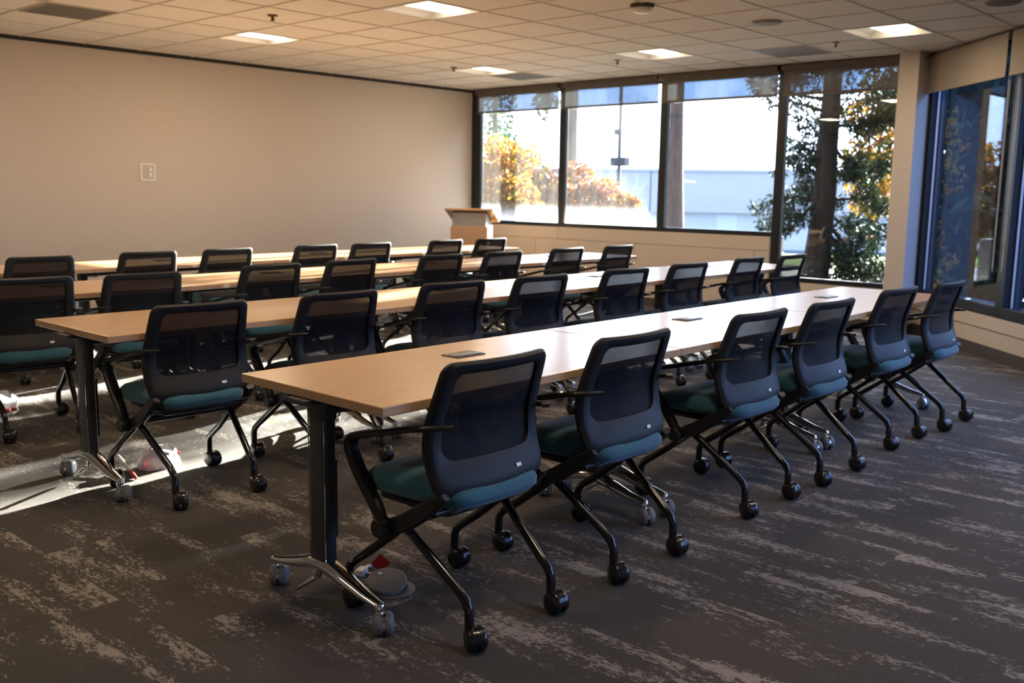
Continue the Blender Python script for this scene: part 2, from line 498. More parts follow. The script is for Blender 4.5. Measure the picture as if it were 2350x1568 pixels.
def build_shell():
    big = [Vector((-20, -20, 0)), Vector((40, -20, 0)), Vector((40, 40, 0)), Vector((-20, 40, 0))]
    fl = clip_room(list(big), .02)
    mb = MB(); mb.loft([[(p.x, p.y, -.2) for p in fl], [(p.x, p.y, 0) for p in fl]])
    struct(part('floor', mb, MT['carpet'], None, 0))
    rf = clip_room(list(big), .3)
    mb = MB(); mb.loft([[(p.x, p.y, 3.05) for p in rf], [(p.x, p.y, 3.35) for p in rf]])
    struct(part('roof_slab', mb, MT['wall'], None, 0))
    # ceiling: tiles one by one, T-bars between them
    mb = MB()
    holes = set(LIGHTS)
    for i in range(-13, 12):
        for j in range(-13, 11):
            if (i, j) in holes: continue
            q = [Vector((tx(i), ty(j), 0)), Vector((tx(i + 1), ty(j), 0)), Vector((tx(i + 1), ty(j + 1), 0)), Vector((tx(i), ty(j + 1), 0))]
            q = clip_room(q)
            if len(q) < 3: continue
            mb.loft([[(p.x, p.y, HC + .006) for p in q], [(p.x, p.y, HC + .022) for p in q]])
    hw = .009

    def barq(a, b, d):
        q = clip_room([a - d * hw, b - d * hw, b + d * hw, a + d * hw])
        if len(q) >= 3: mb.loft([[(p.x, p.y, HC) for p in q], [(p.x, p.y, HC + .02) for p in q]], 1)
    for i in range(-12, 12): barq(Vector((tx(i), -20, 0)), Vector((tx(i), 20, 0)), Vector((1, 0, 0)))
    for j in range(-12, 11): barq(Vector((-20, ty(j), 0)), Vector((20, ty(j), 0)), Vector((0, -1, 0)))
    struct(part('ceiling', mb, [MT['tile'], MT['gridbar']], None, 0))
    # left wall, with the dark reveal under the ceiling
    mb = MB(); mb.box((XB - .2, YW, -.2), (XW + .2, YW + .2, 3.1)); struct(part('wall_left', mb, MT['wall'], None, 0))
    mb = MB(); mb.box((XB, YW - .012, HC - .03), (XW - .01, YW + .01, HC + .006)); struct(part('trim_1', mb, MT['gap'], None, 0))
    mb = MB(); mb.box((XB, YW - .012, 0), (XW, YW + .01, .1)); struct(part('baseboard_left', mb, MT['base'], None, 0))
    mb = MB(); mb.box((XB - .2, YB - .2, -.2), (XB, YW + .2, 3.1)); struct(part('wall_rear', mb, MT['wall'], None, 0))
    mb = MB(); mb.box((XB - .2, YB - .2, -.2), (4.2, YB, 3.1)); struct(part('wall_right', mb, MT['wall'], None, 0))
    # window wall: head above the ceiling line, panelled dado below
    mb = MB(); mb.box((XW, 3.6, HC - .012), (XW + .25, YW + .2, 3.1)); struct(part('wall_window', mb, MT['frame'], None, 0))
    mb = MB()
    y0, y1 = 5.07, YW
    mb.box((XW + .012, y0, -.2), (XW + .22, y1, .897))
    # panels with fine joints: upper row, lower row
    up = [5.12, 8.117, YW]; lo = [5.12, 5.30, 6.9, 8.5, YW]
    for a, b in zip(up[:-1], up[1:]): mb.box((XW, a + .003, .744), (XW + .02, b - .003, .897))
    for a, b in zip(lo[:-1], lo[1:]): mb.box((XW, a + .003, .1), (XW + .02, b - .003, .738))
    struct(part('trim_2', mb, MT['panel'], None, 0, .002))
    mb = MB(); mb.box((XW - .01, 3.8, 0), (XW + .03, YW, .1)); struct(part('baseboard_window', mb, MT['base'], None, 0))
    mb = MB(); mb.box((XW, 3.78, -.2), (XW + .22, 5.07, .425)); struct(part('trim_3', mb, MT['panel'], None, 0))
    # pillar
    mb = MB(); mb.box((9.50, 3.565, 0), (9.93, 3.755, HC + .02)); mb.box((9.72, 3.6, -.2), (9.98, 3.79, 3.1))
    struct(part('wall_pillar', mb, MT['pillar'], None, 0, .004))
    mb = MB(); mb.box((9.488, 3.553, 0), (9.93, 3.76, .1)); struct(part('baseboard_pillar', mb, MT['base'], None, 0))


build_shell()


def angled(s, d, z):
    """point on the angled wall: s along it, d outwards"""
    p = CORNER + DA * s - NA * d
    return (p.x, p.y, z)


def abox(mb, s0, s1, d0, d1, z0, z1, mi=0):
    a, b, c, e = angled(s0, d0, 0), angled(s1, d0, 0), angled(s1, d1, 0), angled(s0, d1, 0)
    mb.loft([[(p[0], p[1], z0) for p in (a, b, c, e)], [(p[0], p[1], z1) for p in (a, b, c, e)]], mi)


MULL = [9.59, 8.082, 6.555, 5.062, 3.78]


def build_windows():
    # straight window wall: bays 1-4 from the left wall to the pillar
    for n in range(4):
        ya, yb = MULL[n], MULL[n + 1]
        zs = .897 if n < 3 else .425
        mb = MB()
        wl = .112 if n == 0 else .055
        yl = ya + (YW - MULL[0] if n == 0 else .05)
        mb.box((XW + .005, ya - .05, zs), (XW + .065, yl, HC))                       # left stile
        mb.box((XW + .02, yb + .01, zs + .052), (XW + .065, yb + .05, HC)) if n < 3 else None
        mb.box((XW + .008, yb + (.05 if n < 3 else .0), zs), (XW + .064, ya - .05, zs + .052))    # bottom rail
        mb.box((XW + .03, yb, HC - .09), (XW + .065, ya, HC))                        # head rail
        w = part('window_%d' % (n + 1), mb, MT['frame'], None, 0, .003); struct(w)
        g = MB(); g.box((XW + .036, yb - .0, zs + .03), (XW + .042, ya - .03, HC - .05))
        part('window_pane', g, MT['glare_glass'] if n < 2 else MT['glass'], w, 0)
    # angled wall
    zb, z0 = .36, .452
    mb = MB(); abox(mb, -.02, AL, .0, .22, -.2, zb); struct(part('wall_angled', mb, MT['panel'], None, 0))
    mb = MB(); abox(mb, .0, AL, -.014, .0, .0, .106); struct(part('baseboard_angled', mb, MT['base'], None, 0))
    mb = MB(); abox(mb, .0, AL, -.004, .004, .243, .247); struct(part('trim_4', mb, MT['gap'], None, 0))
    mb = MB(); abox(mb, -.3, AL, .0, .25, HC - .012, 3.1); struct(part('wall_angled_head', mb, MT['frame'], None, 0))
    S = [0.0, 1.66, 3.2, 4.74, 6.28, 7.82, AL]
    for n in range(6):
        a, b = S[n], S[n + 1]
        mb = MB()
        abox(mb, a - .02, b, .0, .16, zb, z0)                    # bottom rail
        abox(mb, a, b, .02, .16, HC - .10, HC)                   # head
        if n == 0:
            abox(mb, -.04, .095, .0, .16, zb, HC)                # jamb beside the pillar
        else:
            abox(mb, a - .065, a + .065, .0, .16, zb, HC)
        e0 = a + (.10 if n == 0 else .07)
        abox(mb, e0, e0 + .012, .055, .075, z0, HC - .1, 1)      # glazing bead that catches light
        w = part('window_%d' % (n + 5), mb, [MT['frame'], MT['silver']], None, 0, .002); struct(w)
        g = MB(); abox(g, a + .05, b - .05, .085, .092, z0 - .02, HC - .05)
        part('window_pane', g, MT['glass2'], w, 0)


MT['glass2'] = mk_glass('coated_window_glass', 0, (.60, .72, .92), .4, 1.5)
build_windows()


def build_blinds():
    G = 'roller blinds on the window walls'
    spans = [(9.56, 8.125), (8.03, 6.615), (6.575, 5.11), (5.04, 3.80)]
    labels = ['short roller blind on the window beside the blank wall', 'short roller blind in the second window, above the street lamp post',
              'short roller blind in the widest window, beside the tapering trunk', 'short dark roller blind in the tall window with the conifer behind']
    for (a, b), lb in zip(spans, labels):
        t = thing('roller_blind', lb, 'blind', (XW - .03, (a + b) / 2, 2.39), 0, G)
        h = (a - b) / 2
        mb = MB(); mb.box((-.055, -h - .012, .245), (.03, h + .012, .303)); part('cassette', mb, MT['cass'], t, 0, .004)
        mb = MB(); mb.box((.0, -h, .012), (.002, h, .25)); part('fabric', mb, MT['shade'], t, 0)
        mb = MB(); mb.box((-.008, -h, -.012), (.010, h, .014)); part('hem_bar', mb, MT['hem'], t, 0, .003)
    ang = math.atan2(DA.y, DA.x)
    for k, (s0, s1) in enumerate(((.06, 1.56), (1.62, 3.12), (3.18, 4.66), (4.72, 6.2), (6.26, 7.74))):
        lb = ['opaque roller blind on the angled window nearest the pillar', 'opaque roller blind with a hanging cord at the right edge of the photo',
              'third roller blind of the angled window wall', 'fourth roller blind of the angled window wall', 'fifth roller blind of the angled window wall'][k]
        c = angled((s0 + s1) / 2, -.03, 2.34)
        t = thing('roller_blind', lb, 'blind', c, ang, G)
        h = (s1 - s0) / 2
        mb = MB(); mb.tube([(-h, 0, .315), (h, 0, .315)], .036, 12); part('cassette', mb, MT['shadeo'], t)
        mb = MB(); mb.box((-h, -.036, .0), (h, -.034, .315)); part('fabric', mb, MT['shadeo'], t, 0)
        mb = MB(); mb.box((-h, -.041, -.018), (h, -.029, .014)); part('hem_bar', mb, MT['shadeo'], t, 0, .003)
        if k < 2:
            mb = MB()
            x = (h - .03) if k == 0 else -h + .06
            mb.tube([(x, .012, .30), (x, .012, -1.55), (x + .008, .012, -1.6), (x + .016, .012, -1.55), (x + .03, .012, .30)], .0025, 5)
            part('pull_cord', mb, MT['white'], t)


MT['shadeo'] = plain('opaque_blind_fabric', (.29, .25, .21), .8, 0, .2, .06, 200)
build_blinds()


# ---------------------------------------------------------------- ceiling fittings
def build_fittings():
    G = 'square recessed ceiling lights'
    lab = {(2, 7): 'recessed ceiling light nearest the blank left wall', (2, 3): 'bright recessed ceiling light cut by the top edge of the photo',
           (7, 7): 'far recessed ceiling light near the room corner, next to a grey vent', (7, 3): 'recessed ceiling light above the middle windows',
           (7, -1): 'recessed ceiling light nearest the pillar and angled windows', (2, -1): 'recessed ceiling light above the camera on the right',
           (-3, 7): 'recessed ceiling light behind the camera by the left wall', (-3, 3): 'recessed ceiling light above and behind the camera', (-3, -1): 'recessed ceiling light straight above the front table end', (2, -5): 'recessed ceiling light out of view to the right of the front chairs', (-3, -5): 'recessed ceiling light out of view above the bare carpet', (-8, -1): 'recessed ceiling light directly behind the camera'}
    for (i, j) in LIGHTS:
        x0, x1, y0, y1 = tx(i) + .012, tx(i + 1) - .012, ty(j) + .012, ty(j + 1) - .012
        cx, cy = (x0 + x1) / 2, (y0 + y1) / 2; hx, hy = (x1 - x0) / 2, (y1 - y0) / 2
        t = thing('ceiling_light', lab[(i, j)], 'ceiling light', (cx, cy, HC), 0, G)
        mb = MB()
        # frame lip, curved reflectors each side of the basket, end plates, closed back
        for s in (-1, 1):
            prof = [(s * hy, .0), (s * (hy - .012), .002), (s * (hy - .03), .03), (s * (hy - .07), .062), (s * (hy - .13), .085), (0, .09)]
            for (ya, za), (yb, zb) in zip(prof[:-1], prof[1:]):
                mb.quad((-hx, ya, za), (hx, ya, za), (hx, yb, zb), (-hx, yb, zb))
            mb.box((s * hx - .012 if s > 0 else -hx, -hy, .0), (hx if s > 0 else -hx + .012, hy, .09))
        mb.box((-hx - .008, -hy - .008, .092), (hx + .008, hy + .008, .12))
        for s in (-1, 1):
            mb.box((s * hx - .004, -hy, .0), (s * hx + .004, hy, .1)); mb.box((-hx, s * hy - .004, .0), (hx, s * hy + .004, .1))
        part('housing', mb, MT['refl'], t, 30)
        mb = MB(); loops = []
        bw = hy * .56
        for x, sc in ((-hx + .02, .9), (-hx + .03, 1.), (hx - .06, 1.), (hx - .04, .86)):
            loops.append([(x, bw * sc * math.cos(a), .075 - .062 * sc * math.sin(a)) for a in [PI * k / 12 for k in range(13)]])
        mb.loft(loops); part('diffuser', mb, MT['lamp'], t, 50)
        ld = bpy.data.lights.new('lamp_light', 'AREA'); ld.shape = 'RECTANGLE'; ld.size = hx * 1.6; ld.size_y = bw * 1.5; ld.energy = LAMP_WATTS; ld.color = (1.0, .76, .50)
        lo_ = bpy.data.objects.new('lamp_light', ld); COL.objects.link(lo_); lo_.parent = t; lo_.location = (0, 0, .008)
    G = 'grey ceiling vents'
    vl = ['grey square ceiling vent at the far left of the ceiling', 'grey square ceiling vent beside the far corner light', 'grey square ceiling vent over the window with the conifer']
    for (i, j), lb in zip(VENTS, vl):
        x0, x1, y0, y1 = tx(i) + .014, tx(i + 1) - .014, ty(j) + .014, ty(j + 1) - .014
        t = thing('ceiling_vent', lb, 'vent', ((x0 + x1) / 2, (y0 + y1) / 2, HC), 0, G); hx, hy = (x1 - x0) / 2, (y1 - y0) / 2
        mb = MB(); mb.box((-hx, -hy, -.004), (hx, hy, .006)); part('frame', mb, MT['vent'], t, 0, .002)
        mb = MB()
        for k in range(12):
            y = -hy + .04 + k * (2 * hy - .08) / 11; mb.box((-hx + .03, y - .008, -.0065), (hx - .03, y + .008, -.0042))
        part('grille', mb, MT['ventdark'], t, 0)
    G = 'ceiling sprinklers'
    sl = ['small sprinkler head above the left ceiling light', 'small sprinkler head left of the far corner light', 'small sprinkler head left of the light over the middle windows', 'small sprinkler head left of the light nearest the pillar']
    for (u, v), lb in zip(((1.42, 5.5), (6.78, 7.62), (7.74, 4.46), (8.02, .51)), sl):
        t = thing('sprinkler', lb, 'sprinkler', (tx(4) + .61 * (u - 4) if u > 4 else tx(0) + TS * u, ty(0) + TS * v, HC), 0, G)
        mb = MB(); mb.lathe([(.001, .006), (.042, .006), (.04, -.003), (.02, -.008), (.001, -.008)], n=16); part('plate', mb, MT['brass'], t)
        mb = MB(); mb.lathe([(.001, -.006), (.011, -.006), (.011, -.028), (.018, -.034), (.018, -.040), (.001, -.042)], n=10); part('head', mb, MT['brass'], t)
    t = thing('smoke_detector', 'round smoke detector with a dark underside at the top of the photo', 'smoke detector', (tx(4) - .06, ty(1) + .05, HC))
    mb = MB(); mb.lathe([(.001, .006), (.088, .006), (.088, -.016), (.08, -.022), (.001, -.022)], n=24); part('base', mb, MT['base'], t)
    mb = MB(); mb.lathe([(.001, -.02), (.07, -.02), (.066, -.042), (.05, -.055), (.001, -.058)], n=24); part('sensor_cap', mb, MT['plate'], t)
    for (x, y), lb in zip(((tx(4) + .61 * 1.86, ty(0) + TS * .47), (tx(4) + .61 * 2.27, ty(0) - TS * 2.42)), ('round ceiling speaker grille in front of the grey vent', 'round ceiling speaker grille cut by the top right edge of the photo')):
        t = thing('ceiling_speaker', lb, 'speaker', (x, y, HC), 0, 'round ceiling speakers')
        mb = MB(); mb.lathe([(.001, .006), (.118, .006), (.115, -.006), (.1, -.009), (.001, -.009)], n=28); part('rim', mb, MT['speaker'], t)
        mb = MB(); mb.lathe([(.001, -.008), (.098, -.008), (.096, -.0125), (.001, -.014)], n=28); part('grille', mb, MT['ventdark'], t)
    # wall box on the left wall
    t = thing('wall_box', 'white recessed wall box with sockets on the blank wall', 'wall box', (4.99, YW, 1.485))
    mb = MB()
    for lo, hi in (((-.085, -.008, .07), (.085, .0, .09)), ((-.085, -.008, -.09), (.085, .0, -.07)), ((-.085, -.008, -.07), (-.062, .0, .07)), ((.062, -.008, -.07), (.085, .0, .07))): mb.box(lo, hi)
    part('plate_frame', mb, MT['plate'], t, 0, .002)
    mb = MB(); mb.box((-.064, -.0035, -.072), (.064, -.0005, .072)); part('liner', mb, MT['recess'], t, 0)
    for z in (-.03, .028):
        mb = MB(); mb.rbox((.0, -.02, -.0), (.04, .02, .005), .006, mat=Matrix.Translation((.005, -.004, z)) @ Matrix.Rotation(PI / 2, 4, 'X')); part('socket', mb, MT['plate'], t)


build_fittings()


# ---------------------------------------------------------------- chair
def edge_y(z):
    P = [(.44, .094), (.50, .113), (.54, .131), (.58, .143), (.63, .147), (.68, .140), (.73, .123), (.80, .100), (.87, .076)]
    for (a, ya), (b, yb) in zip(P[:-1], P[1:]):
        if z <= b: k = max(0, (z - a) / (b - a)); return ya + (yb - ya) * k
    return P[-1][1]


def half_w(z):
    P = [(.44, .230), (.52, .240), (.58, .245), (.65, .240), (.75, .231), (.87, .219)]
    for (a, ya), (b, yb) in zip(P[:-1], P[1:]):
        if z <= b: k = max(0, (z - a) / (b - a)); return ya + (yb - ya) * k
    return P[-1][1]


def back_pt(a, z, d=0.):
    """a in [-1,1] across, z height, d depth towards the sitter"""
    ez = (edge_y(z - .02) + edge_y(z) + edge_y(z + .02)) / 3
    y = ez - .036 * (1 - a * a) + d
    return (a * half_w(z), y, z)


def rrect(a0, a1, z0, z1, rb, rt, n=5, m=6):
    """rounded rectangle in (a, z); radii in metres (a scaled by .23)"""
    out = []; S = .23
    cs = [(a1, z1, rt, 0, -1, -1), (a0, z1, rt, 90, 1, -1), (a0, z0, rb, 180, 1, 1), (a1, z0, rb, 270, -1, 1)]
    arcs = []
    for ca, cz, r, ang, sa, sz in cs:
        arcs.append([(ca + sa * r / S + r / S * math.cos(math.radians(ang + 90 * k / n)), cz + sz * r + r * math.sin(math.radians(ang + 90 * k / n))) for k in range(n + 1)])
    for i in range(4):
        out += arcs[i]
        p, q = arcs[i][-1], arcs[(i + 1) % 4][0]
        for k in range(1, m): out.append((p[0] + (q[0] - p[0]) * k / m, p[1] + (q[1] - p[1]) * k / m))
    return out


def build_caster(name, parent, x, y, mat, hood, R=.033, stem_top=.085, tx_=0.014, ty_=-.014, face=0.):
    mb = MB()
    c = Vector((x + tx_, y + ty_, R))
    M = Matrix.Translation(c) @ Matrix.Rotation(face, 4, 'Z')
    for s in (-1, 1):
        prof = [(.001, s * .031), (R * .55, s * .032), (R * .80, s * .029), (R * .96, s * .023), (R, s * .016), (R, s * .007), (R * .93, s * .0045), (.001, s * .0045)]
        if s < 0: prof = prof[::-1]
        mb.lathe(prof, n=20, mat=M, axis='X')
    # hood over the gap between the wheels, axle, stem
    loops = []
    for k in range(9):
        a = PI * (-.1 + 1.15 * k / 8)
        ro, ri = R * .98, R * .6
        loops.append([(-.0045, ri * math.cos(a), ri * math.sin(a)), (.0045, ri * math.cos(a), ri * math.sin(a)), (.0045, ro * math.cos(a), ro * math.sin(a)), (-.0045, ro * math.cos(a), ro * math.sin(a))])
    mb.loft(loops, 1, M)
    mb.lathe([(.006, -.029), (.006, .029)], n=8, mi=1, mat=M, axis='X')
    mb.tube([(x, y, R * 1.25), (x, y, stem_top)], .010, 10, 1)
    mb.lathe([(.012, R * 1.75), (.013, R * 1.75 + .004), (.013, R * 1.75 + .01), (.011, R * 1.75 + .013)], c=(x, y, 0), n=10, mi=1)
    return part(name, mb, [mat, hood], parent, 35)


def make_chair():
    t = thing('nesting_chair', '', 'chair', (0, 0, 0), 0, 'black mesh-back chairs at the training tables')
    # seat cushion: tapered, domed, rounded edges
    mb = MB(); loops = []
    NS = 40

    def seat_loop(inset, z, dome=0.):
        l = []
        for k in range(NS):
            a = 2 * PI * k / NS; c, s = math.cos(a), math.sin(a)
            e = .34
            u = math.copysign(abs(c) ** e, c); v = math.copysign(abs(s) ** e, s)
            hw = .190 + .046 * ((v + 1) / 2) ** .6
            x = u * (hw - inset); y = .262 + v * (.221 - inset)
            zz = z - (.016 * max(0, (y - .36) / .12) ** 2 if z > .45 else 0) - .012 * max(0, (.14 - y) / .1) * (1 if z > .45 else .3)
            l.append((x, y, zz + .008))
        return l
    for ins, z in ((.085, .400), (.04, .402), (.014, .410), (.002, .425), (.0, .446), (.008, .466), (.022, .478), (.06, .487), (.12, .490), (.18, .491)): loops.append(seat_loop(ins, z))
    mb.loft(loops); part('seat', mb, MT['teal'], t, 60)
    # backrest shell: a frame ring round the mesh opening
    mb = MB()
    outer = rrect(-1, 1, .457, .862, .028, .034); inner = rrect(-.79, .79, .556, .826, .042, .026)
    n = len(outer); K = 5
    rings = []
    for k in range(K + 1):
        q = k / K; rings.append([(o[0] + (i[0] - o[0]) * q, o[1] + (i[1] - o[1]) * q) for o, i in zip(outer, inner)])

    def depth(k): return (.012, .0165, .0165, .016, .014, .008)[k]
    back = [[back_pt(a, z, -depth(k) + .008 * (k == 0)) for a, z in r] for k, r in enumerate(rings)]
    front = [[back_pt(a, z, depth(k) * .75) for a, z in r] for k, r in enumerate(rings)]
    seq = back + front[::-1] + [back[0]]
    mb.loft(seq, 0, None, False)
    fr = part('backrest', mb, MT['backgrey'], t, 50)
    mb = MB()
    cen = (0., .69); loops = []
    inn = [(a * 1.04, z + (z - .69) * .06) for a, z in inner]
    for q in (1., .85, .7, .55, .4, .25, .12, .03): loops.append([back_pt(cen[0] + (a - cen[0]) * q, cen[1] + (z - cen[1]) * q, .004) for a, z in inn])
    mb.loft(loops, 0, None, False); vs = len(mb.v); mb.f.append(tuple(range(vs - n, vs))); mb.mi.append(0)
    part('mesh_panel', mb, MT['mesh'], fr, 60)
    mb = MB()
    p = Vector(back_pt(.32, .506, -.0175)); q = Vector(back_pt(.42, .506, -.0175)); d = (q - p); zz = Vector(back_pt(.365, .513, -.0175)) - Vector(back_pt(.365, .5025, -.0175))
    nn = d.cross(zz).normalized()
    if nn.y > 0: nn = -nn
    loops = []
    for o in (0., .002): loops.append([p - zz * .5 + nn * o, q - zz * .5 + nn * o, q + zz * .5 + nn * o, p + zz * .5 + nn * o])
    mb.loft(loops); part('label_tag', mb, MT['white'], fr, 0)['label'] = 'small white label tag'
    # under-seat pan with side castings and cross bar
    mb = MB()
    mb.rbox((-.185, .11, .380), (.185, .44, .408), .04)
    for s in (-1, 1):
        x = s * .226
        mb.bar([(x, .345, .300), (x, .30, .325), (x, .24, .352), (x, .17, .398), (x, .115, .436), (x * .99, .085, .456), (x * .97, .075, .466)], [.032] * 7, [.040, .054, .056, .054, .046, .034, .022], (1, 0, 0))
    mb.tube([(-.226, .255, .345), (.226, .255, .345)], .016, 10)
    mb.tube([(-.226, .12, .405), (.226, .12, .405)], .012, 10)
    part('seat_frame', mb, MT['black'], t, 45)
    for s in (-1, 1):
        # looped arm: flat pad sloping forward, then a strut folding back down to the hub
        mb = MB(); x = s * .252
        pts = [(s * .205, .062, .676), (s * .243, .088, .674), (x, .16, .662), (x, .25, .640), (x, .34, .617), (x, .41, .600), (x, .452, .588), (x, .472, .570), (x, .472, .548), (x, .458, .520), (x, .43, .478), (x, .40, .440), (x, .372, .41), (x, .352, .385), (x, .335, .36), (x, .325, .33)]
        w = [.026, .036, .044, .046, .046, .046, .046, .046, .046, .046, .046, .044, .042, .04, .038, .036]
        h = [.012, .014, .016, .017, .018, .02, .026, .032, .034, .034, .034, .034, .034, .036, .036, .036]
        mb.bar(pts, w, h, (1, 0, 0)); 
        mb.lathe([(.001, -.024), (.026, -.024), (.032, -.018), (.032, .018), (.026, .024), (.001, .024)], c=(s * .254, .322, .322), n=18, axis='X')
        part('armrest', mb, MT['black'], t, 45)
        # front leg
        mb = MB(); xx = s * .239
        mb.tube([(s * .226, .235, .353), (s * .228, .30, .300), (xx, .40, .222), (xx, .475, .170), (xx, .497, .150), (xx, .507, .128), (xx, .508, .07)], .0152, 10)
        lg = part('leg', mb, MT['tube'], t, 60)
        build_caster('caster', lg, xx, .508, MT['wheel'], MT['wheel'], .039, .10, .012, -.012, .25 * s)
        mb = MB(); xr = s * .186
        mb.tube([(s * .218, .262, .335), (s * .208, .20, .290), (xr, .05, .176), (xr, .022, .153), (xr, .008, .128), (xr, .006, .07)], .0152, 10)
        lg = part('leg', mb, MT['tube'], t, 60)
        build_caster('caster', lg, xr, .006, MT['wheel'], MT['wheel'], .039, .10, .014, -.012, -.3 + .15 * s)
    return t


# top right corner of each backrest (x, y) on the floor plan, turn in degrees
CH = {
    'front': [(2.327, 1.985, 0), (3.037, 1.985, 0), (3.985, 1.997, -1), (4.645, 1.975, -1), (5.540, 1.998, -2), (6.185, 1.955, 0)],
    'second': [(2.372, 3.765, -2), (3.100, 3.745, -2), (3.888, 3.765, -5), (4.590, 3.745, -3), (5.432, 3.73, -5), (6.20, 3.745, -3), (7.14, 3.80, 0), (7.80, 3.76, 0)],
    'third': [(2.29, 5.35, -5), (2.88, 5.26, -5), (3.81, 5.39, 0), (4.50, 5.447, 2), (5.38, 5.452, 0), (6.07, 5.448, 0), (6.90, 5.452, 0), (7.65, 5.448, 1)],
    'back': [(2.96, 6.88, -4), (3.778, 6.955, -2), (4.455, 6.968, 0), (5.345, 7.005, 0), (5.95, 6.985, -2), (6.905, 7.005, 0), (7.55, 7.005, 0)],
}
ORD = ['first', 'second', 'third', 'fourth', 'fifth', 'sixth', 'seventh', 'last']
ROWNAME = {'front': 'front row nearest the camera', 'second': 'second table row', 'third': 'third table row', 'back': 'back row along the blank wall'}


def place_chairs():
    proto = make_chair(); first = True
    for row, lst in CH.items():
        for k, (xr, yr, deg) in enumerate(lst):
            a = math.radians(deg)
            cx = xr - (.213 * math.cos(a) - .076 * math.sin(a)); cy = yr - (.213 * math.sin(a) + .076 * math.cos(a))
            od = ORD[k] if k < len(lst) - 1 else 'last'
            lb = 'teal-seated black mesh chair, %s from the left in the %s' % (od, ROWNAME[row])
            if first:
                proto.location = (cx, cy, 0); proto.rotation_euler = (0, 0, a); proto['label'] = lb; first = False
            else: copy_tree(proto, (cx, cy, 0), a, lb)


place_chairs()

# ---------------------------------------------------------------- tables
TL, TD, TZ, TT = 1.5486, .7246, .74, .030


def make_table():
    t = thing('training_table', '', 'table', (0, 0, 0), 0, 'beech flip-top tables in four rows')
    mb = MB(); mb.box((.002, 0, TZ - TT), (TL - .002, TD, TZ)); part('tabletop', mb, MT['wood'], t, 0, .0035)
    mb = MB(); mb.tube([(.09, TD * .47, .672), (TL - .09, TD * .47, .672)], .018, 10)
    mb.box((.06, TD * .40, .690), (TL - .06, TD * .44, .7098)); mb.box((.06, TD * .52, .690), (TL - .06, TD * .56, .7098))
    part('beam', mb, MT['black'], t, 40)
    gx, gy = TL / 2 + .03, .485
    mb = MB(); mb.rbox((gx - .075, gy - .046, TZ - .0005), (gx + .075, gy + .046, TZ + .0045), .006, rz=.002); mb.rbox((gx - .066, gy - .037, TZ + .0045), (gx + .066, gy + .018, TZ + .0065), .004, rz=.001)
    part('power_box_lid', mb, MT['lid'], t, 30)
    for xs, sx in ((.072, -1), (TL - .072, 1)):
        yc = TD * .5 + .017
        mb = MB()
        # oval extruded column with bright edge strips, head bracket
        def col(z, k=1.): return [(xs + math.copysign(abs(math.cos(a)) ** .5, math.cos(a)) * .025 * k, yc + math.copysign(abs(math.sin(a)) ** .5, math.sin(a)) * .046 * k, z) for a in [2 * PI * i / 24 for i in range(24)]]
        mb.loft([col(.165), col(.64)])
        mb.loft([col(.636, 1.12), col(.66, 1.16), col(.7, 1.2), col(.7098, 1.2)])
        for sy in (-1, 1): mb.box((xs + sx * .0235 - .0015, yc + sy * .041 - .0012, .17), (xs + sx * .0235 + .0015, yc + sy * .041 + .0012, .635), 1)
        mb.box((xs - .1, yc - .05, .695), (xs + .1, yc + .05, .7098))
        mb.tube([(xs - sx * .04, yc - .02, .66), (xs - sx * .10, yc - .02, .655), (xs - sx * .16, yc - .02, .685)], .012, 8)
        lg = part('leg', mb, [MT['postm'], MT['chrome']], t, 40)
        mb = MB(); mb.box((xs - .006 - sx * .030, yc - .030, .24), (xs + .006 - sx * .030, yc + .030, .50)); part('cable_channel', mb, MT['black'], lg, 0, .003)
        # cast foot: two arms sweeping down to the casters and a pedal loop
        mb = MB()
        mb.loft([col(.135, .8), col(.15, 1.05), col(.172, 1.05)])
        for sy in (-1, 1):
            pts = [(xs, yc + sy * .0, .155), (xs, yc + sy * .045, .152), (xs, yc + sy * .12, .130), (xs, yc + sy * .20, .108), (xs, yc + sy * .262, .097), (xs, yc + sy * .282, .093)]
            mb.tube(pts, [.038, .037, .032, .026, .020, .017], 12, 0, True, 1., .62, (1, 0, 0))
            mb.lathe([(.001, .104), (.012, .104), (.0165, .1), (.0165, .078), (.001, .078)], c=(xs, yc + sy * .276, 0), n=14)
        loop = [(xs - .004 + .027 * math.sin(a), yc + .085 + .050 * math.cos(a), .066 - .034 * math.cos(a) + .008 * math.sin(a)) for a in [2 * PI * k / 24 for k in range(25)]]
        mb.tube(loop, .007, 8, 0, False)
        mb.tube([(xs, yc + .02, .135), (xs, yc + .034, .10)], .012, 8)
        part('foot', mb, MT['chrome'], lg, 60)
        for sy, fc in ((-1, -.62), (1, -.8)):
            build_caster('caster', lg, xs, yc + sy * .276, MT['grey'], MT['chrome'], .036, .095, .010, -.006, fc)
    return t


def place_tables():
    rows = [('front row', 1.742, 2.0876, 3), ('second row', 1.785, 3.871, 4), ('third row', 1.652, 5.53, 4), ('back row', 1.652, 7.085, 4)]
    proto = make_table(); first = True
    for rn, x0, y0, n in rows:
        for k in range(n):
            od = 'left end' if k == 0 else 'right end' if k == n - 1 else 'middle' if n == 3 else ('second from left', 'third from left')[k - 1]
            lb = 'beech laminate training table on chrome casters, %s of the %s' % (od, rn)
            loc = (x0 + k * TL, y0, 0)
            if first: proto.location = loc; proto['label'] = lb; first = False
            else: copy_tree(proto, loc, 0, lb)


place_tables()


